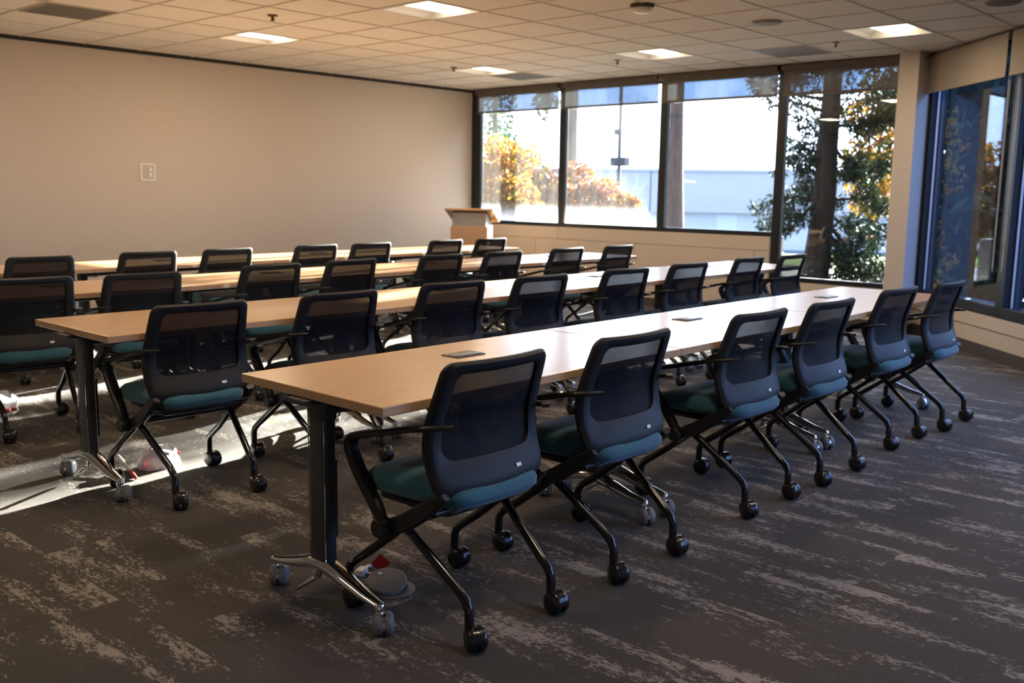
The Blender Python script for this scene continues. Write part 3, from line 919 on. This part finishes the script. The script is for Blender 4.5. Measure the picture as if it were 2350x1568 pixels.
# ---------------------------------------------------------------- lectern and things on the floor
def build_lectern():
    t = thing('lectern', 'beech lectern with a slanted top standing in the far corner', 'lectern', (8.72, 8.68, 0), math.radians(212))
    # local +x faces the room, -x is the speaker's side
    mb = MB(); mb.box((-.16, -.235, .06), (.16, .235, .905)); part('body', mb, MT['wood'], t, 0, .004)
    mb = MB(); mb.box((-.15, -.215, .905), (.15, .215, 1.02))
    vs = [(-.15, -.215, 1.02), (.15, -.215, 1.02), (.15, .215, 1.02), (-.15, .215, 1.02), (-.15, -.215, .985), (.15, -.215, 1.06), (.15, .215, 1.06), (-.15, .215, .985)]
    mb.loft([vs[:4], [(-.15, -.215, 1.021), (.15, -.215, 1.07), (.15, .215, 1.07), (-.15, .215, 1.021)]])
    part('neck', mb, MT['lectgrey'], t, 0)
    sl = math.radians(20)
    mb = MB(); mb.box((-.26, -.305, 0), (.20, .305, .026), 0, Matrix.Translation((.0, 0, 1.036)) @ Matrix.Rotation(-sl, 4, 'Y')); part('reading_top', mb, MT['wood'], t, 0, .004)
    mb = MB(); mb.box((-.2, -.25, .0), (.2, .25, .06)); part('plinth', mb, MT['lectgrey'], t, 0, .004)


build_lectern()


def crumple(mb, c, rx, ry, h, seed, n=20, m=9):
    loops = []
    for i in range(m):
        f = i / (m - 1); z = h * math.sin(f * PI / 2) ** .8; k = max(.03, math.cos(f * PI / 2) ** .6)
        l = []
        for j in range(n):
            a = 2 * PI * j / n
            q = noise.noise(Vector((math.cos(a) * 2 + seed, math.sin(a) * 2, f * 3))) * .28 + 1
            l.append((c[0] + rx * k * q * math.cos(a), c[1] + ry * k * q * math.sin(a), c[2] + max(0.001, z * (1 + .3 * noise.noise(Vector((math.cos(a) * 3, math.sin(a) * 3, seed + f)))))))
        loops.append(l)
    mb.loft(loops)


def build_small():
    t = thing('plastic_bag', 'crumpled clear plastic bag with red print lying in the sunlight under the second row', 'bag', (2.235, 4.36, 0))
    mb = MB(); crumple(mb, (0, 0, 0), .10, .07, .098, 1.3); part('bag_body', mb, MT['bagw'], t, 25)
    mb = MB(); mb.rbox((.075, -.030, .050), (.10, -.01, .062), .004); part('red_print', mb, MT['red'], t)
    t = thing('plastic_bag', 'white plastic bag with red print at the left edge of the photo', 'bag', (2.12, 6.05, 0), .2)
    mb = MB(); crumple(mb, (0, 0, 0), .105, .085, .12, 5.1); part('bag_body', mb, MT['bagw'], t, 25)
    mb = MB()
    for k in range(3): mb.rbox((-.07 + k * .045, -.098, .020), (-.04 + k * .045, -.080, .042), .004)
    part('red_print', mb, MT['red'], t)
    t = thing('marker_pen', 'white tube pen with a red cap leaning near the plastic bag', 'pen', (2.05, 4.22, 0))
    d = Vector((.04, .26, .05)); p = lambda q: tuple(d * q + Vector((0, 0, .009)))
    mb = MB(); mb.tube([p(.28), p(.30), p(.9), p(1.)], [.006, .0085, .0085, .006], 10); part('barrel', mb, MT['white'], t)
    mb = MB(); mb.tube([p(0), p(.02), p(.27), p(.3)], [.004, .009, .0095, .0095], 10); part('cap', mb, MT['red'], t)
    # round floor box with its lid lifted
    t = thing('floor_box', 'round floor power box with a lifted grey lid under the front table', 'floor box', (2.062, 2.425, 0))
    mb = MB(); mb.lathe([(.035, .0005), (.082, .0005), (.082, .004), (.072, .008), (.05, .008), (.035, .004)], n=32); part('flange', mb, MT['tan'], t)
    mb = MB(); mb.lathe([(.001, .0015), (.05, .0015), (.05, .006), (.001, .006)], n=24); part('well', mb, MT['black'], t)
    mb = MB(); M = Matrix.Translation((-.012, .008, .030)) @ Matrix.Rotation(math.radians(14), 4, 'X') @ Matrix.Rotation(math.radians(-12), 4, 'Y')
    mb.lathe([(.001, -.006), (.060, -.006), (.068, -.002), (.068, .004), (.062, .008), (.001, .009)], n=32, mat=M)
    ld = part('lid', mb, MT['fbox'], t, 30)
    mb = MB(); mb.box((-.006, .034, .0088), (.006, .046, .0115), 0, M); part('latch', mb, MT['white'], ld, 0)
    mb = MB(); mb.lathe([(.001, .0), (.012, .0), (.012, .022), (.001, .022)], c=(.03, -.03, .006), n=10); part('hinge', mb, MT['black'], t)
    t = thing('tag', 'small square red tag standing behind the floor box', 'tag', (2.098, 2.525, 0), -.7)
    mb = MB(); mb.box((-.025, -.001, 0), (.025, .001, .05), 0, Matrix.Translation((0, 0, .056)) @ Matrix.Rotation(math.radians(40), 4, 'Y') @ Matrix.Translation((0, 0, -.024))); part('card', mb, MT['red'], t, 0)
    t = thing('cable_plug', 'white plug lying on the carpet behind the red tag', 'plug', (2.08, 2.605, 0), .4)
    mb = MB(); mb.rbox((-.03, -.016, 0), (.02, .016, .022), .006); part('plug_body', mb, MT['white'], t)
    mb = MB(); mb.tube([(.018, 0, .012), (.045, .004, .010), (.07, -.004, .006)], .006, 8); part('prong', mb, MT['plate'], t)
    mb = MB(); mb.tube([(-.01, -.014, .010), (.0, -.03, .006), (.005, -.05, .005)], .004, 6); part('lead', mb, MT['plate'], t)


build_small()


# ---------------------------------------------------------------- outdoors
GZ = -.2


def bearing(px, py=400):
    v = SC.camera.matrix_world.to_3x3() @ Vector(((px - 1175) / F_PX, -(py - 784) / F_PX, -1)); return math.atan2(v.y, v.x)


def polar(px, d, py=400):
    a = bearing(px, py); return (d * math.cos(a), d * math.sin(a))


def build_ground():
    def zone(name, mat, r0, r1, z0, z1, kind, a0=-.5, a1=1.35, n=24):
        mb = MB()
        lo, hi = [], []
        for k in range(n + 1):
            a = a0 + (a1 - a0) * k / n
            lo.append((r0 * math.cos(a), r0 * math.sin(a), z0)); hi.append((r1 * math.cos(a), r1 * math.sin(a), z1))
        for k in range(n): mb.quad(lo[k], hi[k], hi[k + 1], lo[k + 1])
        o = part(name, mb, mat, None, 0); o['kind'] = kind; return o
    mb = MB(); mb.box((-60, -60, -2.6), (90, 90, -2.1)); o = part('ground', mb, MT['soil'], None, 0); o['kind'] = 'structure'
    zone('garden_soil', MT['soil'], 5.5, 17.2, GZ - .03, GZ - .01, 'structure')
    zone('pavement', MT['road'], 17.2, 21.6, GZ, GZ + .0, 'structure')
    tag(zone('lawn', MT['lawn'], 21.6, 25.0, GZ + .01, -.10, 'stuff'), 'sunlit strip of lawn beyond the tall window', 'lawn')
    zone('bank', MT['soil'], 25.0, 29.0, -.10, -1.95, 'structure')
    zone('road', MT['asphalt'], 29.0, 75, -1.95, -1.95, 'structure')


build_ground()


def leaf_cloud(mb, c, r, n, size, rng, shape='leaf', droop=0., mi=0, keep=None):
    for _ in range(n):
        while True:
            p = Vector((rng.uniform(-1, 1), rng.uniform(-1, 1), rng.uniform(-1, 1)))
            if p.length <= 1: break
        p = Vector((p.x * r[0], p.y * r[1], p.z * r[2])) + Vector(c)
        if keep and not keep(p): continue
        d = Vector((rng.gauss(0, 1), rng.gauss(0, 1), rng.gauss(0, 1) - droop)).normalized(); u = d.cross(Vector((rng.gauss(0, 1), rng.gauss(0, 1), rng.gauss(0, 1)))).normalized()
        s = size * rng.uniform(.6, 1.3)
        if shape == 'leaf':
            mb.add([p - d * s * .5, p - d * s * .1 + u * s * .36, p + d * s * .5, p - d * s * .1 - u * s * .36], [(0, 1, 2), (0, 2, 3)], mi)
        else:
            mb.add([p, p + d * s * .5 + u * s * .14, p + d * s, p + d * s * .5 - u * s * .14], [(0, 1, 2, 3)], mi)


def build_maples():
    rng = random.Random(5)
    # low spreading maple across the first two windows: clumps given by bearing (photo column) and height
    spec = [('maple_tree', 'low yellow-green maple behind the first window by the lectern', 'gold', 17.1,
             [(1120, 2.0, .55), (1105, 1.55, .6), (1155, 1.6, .5), (1135, 1.2, .6), (1180, 1.30, .5), (1190, 1.95, .42), (1165, .9, .5), (1110, .95, .45), (1200, 1.0, .45)]),
            ('maple_tree', 'orange-red maple spreading behind the first and second windows', 'maple', 19.2,
             [(1215, 1.75, .42), (1235, 1.45, .48), (1262, 1.55, .42), (1225, 1.1, .45), (1262, 1.1, .45), (1290, 1.25, .4), (1325, 1.75, .34), (1345, 1.35, .36), (1335, 1.0, .36), (1385, 1.45, .34), (1400, 1.15, .40), (1430, 1.2, .32), (1450, 1.15, .22), (1385, .9, .34), (1415, .85, .28)])]
    for nm, lb, mat, dd, cl in spec:
        bx, by = polar(sum(c[0] for c in cl) / len(cl), dd)
        t = thing(nm, lb, 'tree', (bx, by, GZ - .03), 0, 'autumn maples outside')
        fol = MB(); tr = MB()
        for px, z, r in cl:
            x, y = polar(px, dd + rng.uniform(-.3, .3)); p = Vector((x - bx, y - by, z - GZ))
            leaf_cloud(fol, p, (r, r, r * .62), int(520 * r / .45), .085, rng)
            q = p * .45; q.z = p.z * .55
            tr.tube([(0, 0, .25), q, p], [.05, .03, .012], 6)
        tr.tube([(0, 0, -.1), (.02, .0, .3)], [.09, .06], 8)
        part('branches', tr, MT['barkd'], t); part('foliage', fol, MT[mat], t, 0)
    # golden tree half hidden behind the conifer
    bx, by = polar(2010, 20.5)
    t = thing('maple_tree', 'tall golden orange tree glowing behind the conifer by the pillar', 'tree', (bx, by, GZ - .03), 0, 'autumn maples outside')
    fol = MB(); tr = MB()
    for px, z, r in [(1985, 2.9, .5), (2015, 2.4, .55), (2040, 2.9, .55), (1970, 2.1, .4), (2030, 1.9, .5), (1990, 1.7, .5), (2030, 1.35, .45), (2000, 1.25, .4), (2055, 3.4, .5), (2020, 3.5, .5)]:
        x, y = polar(px, 20.5 + rng.uniform(-.5, .5)); p = Vector((x - bx, y - by, z - GZ))
        leaf_cloud(fol, p, (r, r, r * .8), int(430 * r / .45), .10, rng); tr.tube([(0, 0, .8), (p.x * .4, p.y * .4, p.z * .6), p], [.05, .03, .01], 6)
    tr.tube([(0, 0, -.1), (0, 0, .9)], [.10, .06], 8)
    part('branches', tr, MT['barkd'], t); part('foliage', fol, MT['gold'], t, 0)
    # evergreen behind the yellow maple
    bx, by = polar(1135, 26)
    t = thing('evergreen_tree', 'sunlit evergreen tree in the top left of the first window', 'tree', (bx, by, GZ - .05))
    fol = MB(); tr = MB()
    for px, z, r in [(1125, 3.4, .8), (1150, 2.9, .75), (1115, 2.7, .8), (1165, 2.5, .55), (1130, 2.1, .9), (1160, 2.0, .6), (1110, 4.2, .8), (1140, 4.0, .6), (1180, 1.9, .5)]:
        x, y = polar(px, 26 + rng.uniform(-.6, .6)); p = Vector((x - bx, y - by, z - GZ)); leaf_cloud(fol, p, (r, r, r * .75), int(420 * r), .13, rng)
    tr.tube([(0, 0, -.1), (0, 0, 4.5)], [.16, .05], 8)
    part('trunk', tr, MT['barkd'], t); part('foliage', fol, MT['evg'], t, 0)


build_maples()


def build_trunks():
    rng = random.Random(9)
    x, y = polar(1311, 20)
    t = thing('redwood_tree', 'straight grey trunk just right of the first window mullion', 'tree', (x, y, GZ - .03), 0, 'bare redwood trunks outside')
    mb = MB(); mb.tube([(0, 0, -.1), (0, 0, 1), (0, .0, 4), (0, 0, 9)], [.13, .115, .11, .09], 14); part('trunk', mb, MT['barkr'], t)
    fol = MB()
    for k in range(26):
        a = rng.uniform(0, 6.28); p = (math.cos(a) * rng.uniform(.3, .9), math.sin(a) * rng.uniform(.3, .9), rng.uniform(3.75, 8.5)); leaf_cloud(fol, p, (.5, .5, .35), 60, .16, rng, 'needle', .8)
    x2, y2 = polar(1243, 19)
    for dz, n in ((2.98, 50), (2.82, 26), (3.2, 80)): leaf_cloud(fol, (x2 - x, y2 - y, dz - GZ), (.17, .17, .13), n, .16, rng, 'needle', 1.2)
    x2, y2 = polar(1265, 19); leaf_cloud(fol, (x2 - x, y2 - y, 3.1 - GZ), (.2, .2, .13), 60, .15, rng, 'needle', 1.)
    br = MB(); br.tube([(0, 0, 3.9), (x2 - x, y2 - y, 3.3 - GZ)], [.03, .012], 6); part('branch', br, MT['barkr'], t)
    part('foliage', fol, MT['con'], t, 0)
    x, y = polar(1550, 18)
    t = thing('redwood_tree', 'tapering brown trunk flaring at its foot in the widest window', 'tree', (x, y, GZ - .03), 0, 'bare redwood trunks outside')
    mb = MB(); mb.tube([(0.0, 0, -.1), (0, 0, .3), (-.0, .0, .9), (-.0, .02, 1.8), (-.01, .03, 3.2), (-.01, .03, 9)], [.27, .235, .20, .165, .135, .11], 16); part('trunk', mb, MT['barkr'], t)
    fol = MB()
    for k in range(16):
        a = rng.uniform(0, 6.28); p = (math.cos(a) * rng.uniform(.3, .8), math.sin(a) * rng.uniform(.3, .8), rng.uniform(5.5, 9)); leaf_cloud(fol, p, (.5, .5, .4), 60, .16, rng, 'needle', .8)
    part('foliage', fol, MT['con'], t, 0)


build_trunks()


def build_conifer():
    rng = random.Random(21)
    D = 17.0
    bx, by = polar(1888, D)
    t = thing('conifer_tree', 'big dark conifer with a curved trunk filling the tall window', 'tree', (bx, by, GZ - .03))
    tan = Vector((math.sin(bearing(1888)), -math.cos(bearing(1888)), 0)); rad = Vector((tan.y * -1, tan.x, 0))
    ppm = F_PX / D

    def at(px, z, dr=0.):
        return tan * ((px - 1888) / ppm * .93) + rad * dr + Vector((0, 0, z - GZ))
    def keep(p):
        # crown thin away from the pillar; needles also cut so low sun gets through
        q = p + Vector((bx, by, GZ - .03)); dx = q.x - 15.4
        y, z = q.y - dx * .158, q.z - dx * .2555
        return not (6.1 < y < 7.9 and 2.85 < z < 4.1 and rng.random() < .6)

    mb = MB()
    mb.tube([at(1884, -.35), at(1884, .1), at(1889, .6), at(1893, 1.0), at(1896, 1.5), at(1894, 2.0), at(1896, 2.6), at(1898, 3.4), at(1898, 5), at(1898, 8)], [.27, .235, .205, .195, .185, .175, .16, .14, .10, .04], 14)
    part('trunk', mb, MT['barkd'], t)
    br = MB(); fol = MB()
    # main limbs: (start z, end px, end z, sag)
    limbs = [(1.35, 1800, .95, .1), (1.25, 1770, 1.25, -.1), (1.75, 2020, 1.9, .15), (1.3, 2010, 1.35, .0), (1.15, 2000, .75, .1), (.9, 1975, .45, .15),
             (2.2, 1830, 1.9, .2), (2.1, 1820, 2.3, .1), (2.5, 2035, 2.7, .1), (2.7, 1760, 2.95, .0), (2.9, 1740, 3.25, .1), (3.0, 2030, 3.3, .1), (3.3, 1800, 3.5, .0), (3.4, 1980, 3.7, .0), (3.6, 1750, 3.9, .1), (3.8, 2030, 4.2, .1),
             (.8, 2000, .2, .1), (1.0, 2030, .1, .1), (.7, 1940, .15, .05), (2.3, 1960, 1.9, .1), (1.9, 1850, 1.35, .1)]
    for z0, px, z1, sag in limbs:
        a = at(1895, z0); dr = rng.uniform(-.9, .9); b = at(px, z1, dr); m = (a + b) * .5 - Vector((0, 0, sag))
        br.tube([a, a.lerp(m, .6), m, m.lerp(b, .55), b], [.035, .028, .022, .015, .007], 6)
        n = 7 if z0 > 2.4 else 5
        for k in range(n):
            q = .35 + .65 * k / (n - 1); p = m.lerp(b, (q - .35) / .65) if q > .5 else a.lerp(m, q * 2)
            rr = rng.uniform(.14, .26)
            leaf_cloud(fol, p + Vector((rng.uniform(-.12, .12), rng.uniform(-.12, .12), rng.uniform(-.18, .06))), (rr, rr, rr * .8), 150, .10, rng, 'needle', .5, 0, keep)
    # dense lower right skirt and crown
    for px, z, r, n in [(1985, .55, .30, 260), (2010, .25, .32, 260), (2025, .75, .28, 240), (1960, .95, .22, 160), (1990, .05, .28, 200), (2035, 1.2, .22, 150), (2035, .0, .3, 200), (1955, .2, .2, 90),
                        (1795, 1.3, .16, 90), (1770, .85, .2, 130), (1800, 1.05, .16, 80), (1785, 1.75, .13, 40), (1820, 1.9, .14, 50), (1850, 1.5, .14, 50),
                        (1820, 3.35, .3, 170), (1855, 3.05, .28, 170), (1930, 3.1, .3, 190), (1985, 3.0, .28, 170), (2040, 3.2, .3, 190), (1765, 3.25, .28, 140), (1900, 3.5, .32, 200), (1960, 3.5, .3, 180), (2010, 2.75, .26, 150), (2050, 2.7, .26, 150), (1850, 2.5, .25, 160), (1890, 2.7, .3, 220), (1935, 2.6, .25, 150), (1880, 2.35, .25, 150), (1975, 2.35, .2, 90), (1945, 1.75, .2, 100), (1990, 1.55, .2, 100), (2030, 2.1, .25, 130)]:
        leaf_cloud(fol, at(px, z, rng.uniform(-.5, .5)), (r, r, r * .85), int(n * 2.0), .10, rng, 'needle', .5, 0, keep)
    for k in range(230):  # crown set off the trunk to shade the near table rows from sun
        z = rng.uniform(2.5, 6.5); rr = 1.05; a = rng.uniform(0, 6.28); d = rr * math.sqrt(rng.random())
        leaf_cloud(fol, tan * 2.25 + Vector((math.cos(a) * d, math.sin(a) * d, z - GZ)), (.3, .3, .22), 110, .16, rng, 'needle', .6, 0, keep)
    part('branches', br, MT['barkd'], t); part('foliage', fol, MT['con'], t, 0)


build_conifer()


def build_hedge_trees():
    """dense dark conifers close outside the angled windows; they keep the low sun off that side"""
    rng = random.Random(33)
    spec = [((13.0, 4.1), 5.6, .85, 'dark slim conifer outside the angled window nearest the pillar'), ((12.9, 2.2), 5.6, .95, 'dark green conifer outside the middle of the angled window'),
            ((14.6, 3.25), 6.2, .85, 'dark conifer added to block sun through the gap outside the angled window'), ((12.6, .1), 5.8, 1.05, 'dark green conifer outside the window at the right edge'), ((12.0, -2.2), 5.8, 1.1, 'dense sun-blocking conifer added outside the third angled window'),
            ((11.2, -4.6), 5.8, 1.2, 'dense sun-blocking conifer added outside the fourth angled window'), ((17.4, 2.2), 7.5, 1.35, 'tall dark sun-blocking conifer added further out behind the angled windows'), ((16.4, -1.2), 7.5, 1.45, 'tall dark sun-blocking conifer added far out beyond the right edge of the photo'),
            ((15.6, -4.6), 7.5, 1.5, 'tall dark sun-blocking conifer added out of view beyond the fourth angled window')]  # unseen conifers beyond the first ones are added to block the low sun
    for (x, y), h, r, lb in spec:
        t = thing('conifer_tree', lb, 'tree', (x, y, GZ - .03), 0, 'dark conifers outside the angled windows')
        mb = MB(); mb.tube([(0, 0, -.1), (0, 0, h * .9)], [.14, .03], 8); part('trunk', mb, MT['barkd'], t)
        fol = MB()
        for k in range(int(175 * h / 5.6)):
            z = h * rng.random() + .1; rr = (r - .36) * (1 - .38 * z / h) + .05; a = rng.uniform(0, 6.28); d = rr * math.sqrt(rng.uniform(.0, 1))
            leaf_cloud(fol, (math.cos(a) * d, math.sin(a) * d, z), (.30, .30, .24), 46, .27, rng, 'needle', .7)
            leaf_cloud(fol, (math.cos(a) * d * .7, math.sin(a) * d * .7, z), (.25, .25, .2), 10, .42, rng, 'leaf', .7)
        if 'gap' in lb:
            for dz in (2.75, 3.05, 3.35): leaf_cloud(fol, (.35, .62, dz), (.38, .38, .28), 90, .27, rng, 'needle', .7); leaf_cloud(fol, (.35, .62, dz), (.38, .38, .28), 40, .34, rng, 'leaf', .7)  # extra needles and leaves added to stop a sun leak
        part('foliage', fol, MT['hedge'], t, 0)
    t = thing('shrub', 'yellow-leaved shrub at the left of the angled window', 'shrub', (11.55, 4.02, GZ - .03))
    mb = MB(); fol = MB()
    for k in range(7):
        a = rng.uniform(0, 6.28); z = .5 + k * .33; p = (math.cos(a) * .14, math.sin(a) * .14, z); leaf_cloud(fol, p, (.16, .16, .2), 46, .07, rng); mb.tube([(0, 0, -.05), (p[0] * .5, p[1] * .5, z * .6), p], [.015, .01, .005], 5)
    part('stems', mb, MT['barkd'], t); part('foliage', fol, MT['gold'], t, 0)


build_hedge_trees()


def build_far():
    D = 60.0
    a = bearing(1640)
    fx, fy = D * math.cos(a), D * math.sin(a)
    t = thing('warehouse_building', 'long low pale blue-grey building across the road', 'building', (fx, fy, -1.95), a)
    # local x away from the camera, y along the facade (left positive)
    L0, L1 = -16, 16
    mb = MB(); mb.box((0, L0, 2.15), (9, L1, 4.58)); part('upper_wall', mb, MT['bldg'], t, 0)
    mb = MB(); mb.box((.45, L0, 0), (9, L1, 2.15)); part('lower_wall', mb, MT['bldg2'], t, 0)
    mb = MB(); mb.box((-.12, L0 - .1, 4.58), (9.1, L1 + .1, 4.72)); part('roof_edge', mb, MT['roofm'], t, 0)
    for y in (3.75, -4.6, -12): 
        mb = MB(); mb.box((-.02, y - .03, 2.15), (.01, y + .03, 4.58)); part('panel_joint', mb, MT['asphalt'], t, 0)
    for y, w in ((4.4, 1.1), (-.85, 1.2), (-6.5, 1.2)):
        mb = MB(); mb.box((.38, y - w / 2, 0), (.47, y + w / 2, 2.05)); part('door', mb, MT['bdoor'], t, 0)
    # lamp post with boxes
    x, y = polar(1420, 30)
    t = thing('lamp_post', 'slim dark lamp post with small boxes in the second window', 'lamp post', (x, y, -1.95))
    mb = MB(); mb.tube([(0, 0, 0), (0, 0, 4), (0, 0, 8.3)], [.075, .065, .045], 10); part('pole', mb, MT['pole'], t)
    mb = MB(); mb.box((-.12, -.30, 4.07), (.12, .26, 4.33)); part('sign_panel', mb, MT['sign'], t, 0)
    mb = MB(); mb.box((-.09, -.02, 5.0), (.09, .16, 5.17)); part('camera_box', mb, MT['pole'], t, 0)
    # second lamp: the cobra head at the trunk
    x, y = polar(1560, 27)
    t = thing('street_lamp', 'street lamp head jutting out beside the tapering trunk', 'street lamp', (x, y, -1.0))
    a2 = bearing(1560); tan = Vector((math.sin(a2), -math.cos(a2), 0))
    mb = MB(); mb.tube([(0, 0, 0), (0, 0, 2.66)], [.06, .045], 8); part('pole', mb, MT['pole'], t)
    mb = MB(); p = [tuple(tan * q + Vector((0, 0, 2.66 + z))) for q, z in ((-.2, -.02), (.02, .0), (.2, .0), (.44, -.02))]
    mb.tube(p, [.03, .045, .05, .03], 10, 0, True, 1., .6); part('lamp_head', mb, MT['lhead'], t)
    # parked cars beyond the lawn
    rng = random.Random(2)
    for px, d, m, lb in ((1760, 34.0, 'carp', 'silver car parked beyond the lawn left of the conifer trunk'), (2125, 35.0, 'carp2', 'white car parked beyond the lawn right of the conifer trunk')):
        x, y = polar(px, d); a3 = bearing(px)
        t = thing('car', lb, 'car', (x, y, -1.95), a3 + PI / 2, 'parked cars')
        prof = [(-2.1, .3), (-2.15, .6), (-1.9, .86), (-1.2, .93), (-.6, 1.38), (.75, 1.40), (1.45, .98), (2.05, .82), (2.15, .5), (2.1, .28)]
        mb = MB(); loops = []
        for yy, k in ((-.86, .96), (-.8, 1.), (.8, 1.), (.86, .96)): loops.append([(q * k, yy, .3 + (z - .3) * k) for q, z in prof])
        mb.loft(loops); part('body', mb, MT[m], t, 30)
        mb = MB()
        for s in (-1, 1): mb.loft([[(q, s * o, z) for q, z in ((-1.05, .95), (-.58, 1.31), (.68, 1.33), (1.25, .98))] for o in (.855, .872)])
        part('windows', mb, MT['cglass'], t, 0)
        for q in (-1.35, 1.35):
            for s in (-1, 1):
                mb = MB(); mb.lathe([(.001, -.1), (.28, -.1), (.31, -.07), (.31, .07), (.28, .1), (.001, .1)], c=(q, s * .78, .31), n=16, axis='Y'); part('wheel', mb, MT['tyre'], t)
    # hazy tree line behind the building
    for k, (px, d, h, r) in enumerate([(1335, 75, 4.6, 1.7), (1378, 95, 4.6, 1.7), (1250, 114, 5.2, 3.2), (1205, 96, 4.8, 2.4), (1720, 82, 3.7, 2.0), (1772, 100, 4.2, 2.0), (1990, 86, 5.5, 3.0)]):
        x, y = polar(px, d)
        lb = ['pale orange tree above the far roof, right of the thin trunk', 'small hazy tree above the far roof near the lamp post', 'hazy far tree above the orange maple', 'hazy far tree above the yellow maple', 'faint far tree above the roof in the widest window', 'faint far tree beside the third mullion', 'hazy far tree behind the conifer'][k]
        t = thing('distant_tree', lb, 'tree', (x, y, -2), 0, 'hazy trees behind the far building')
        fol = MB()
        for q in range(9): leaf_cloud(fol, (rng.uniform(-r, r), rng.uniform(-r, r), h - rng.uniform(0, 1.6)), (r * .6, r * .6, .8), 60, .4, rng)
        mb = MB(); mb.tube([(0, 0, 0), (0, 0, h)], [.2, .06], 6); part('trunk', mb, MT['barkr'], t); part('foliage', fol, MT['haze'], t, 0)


build_far()
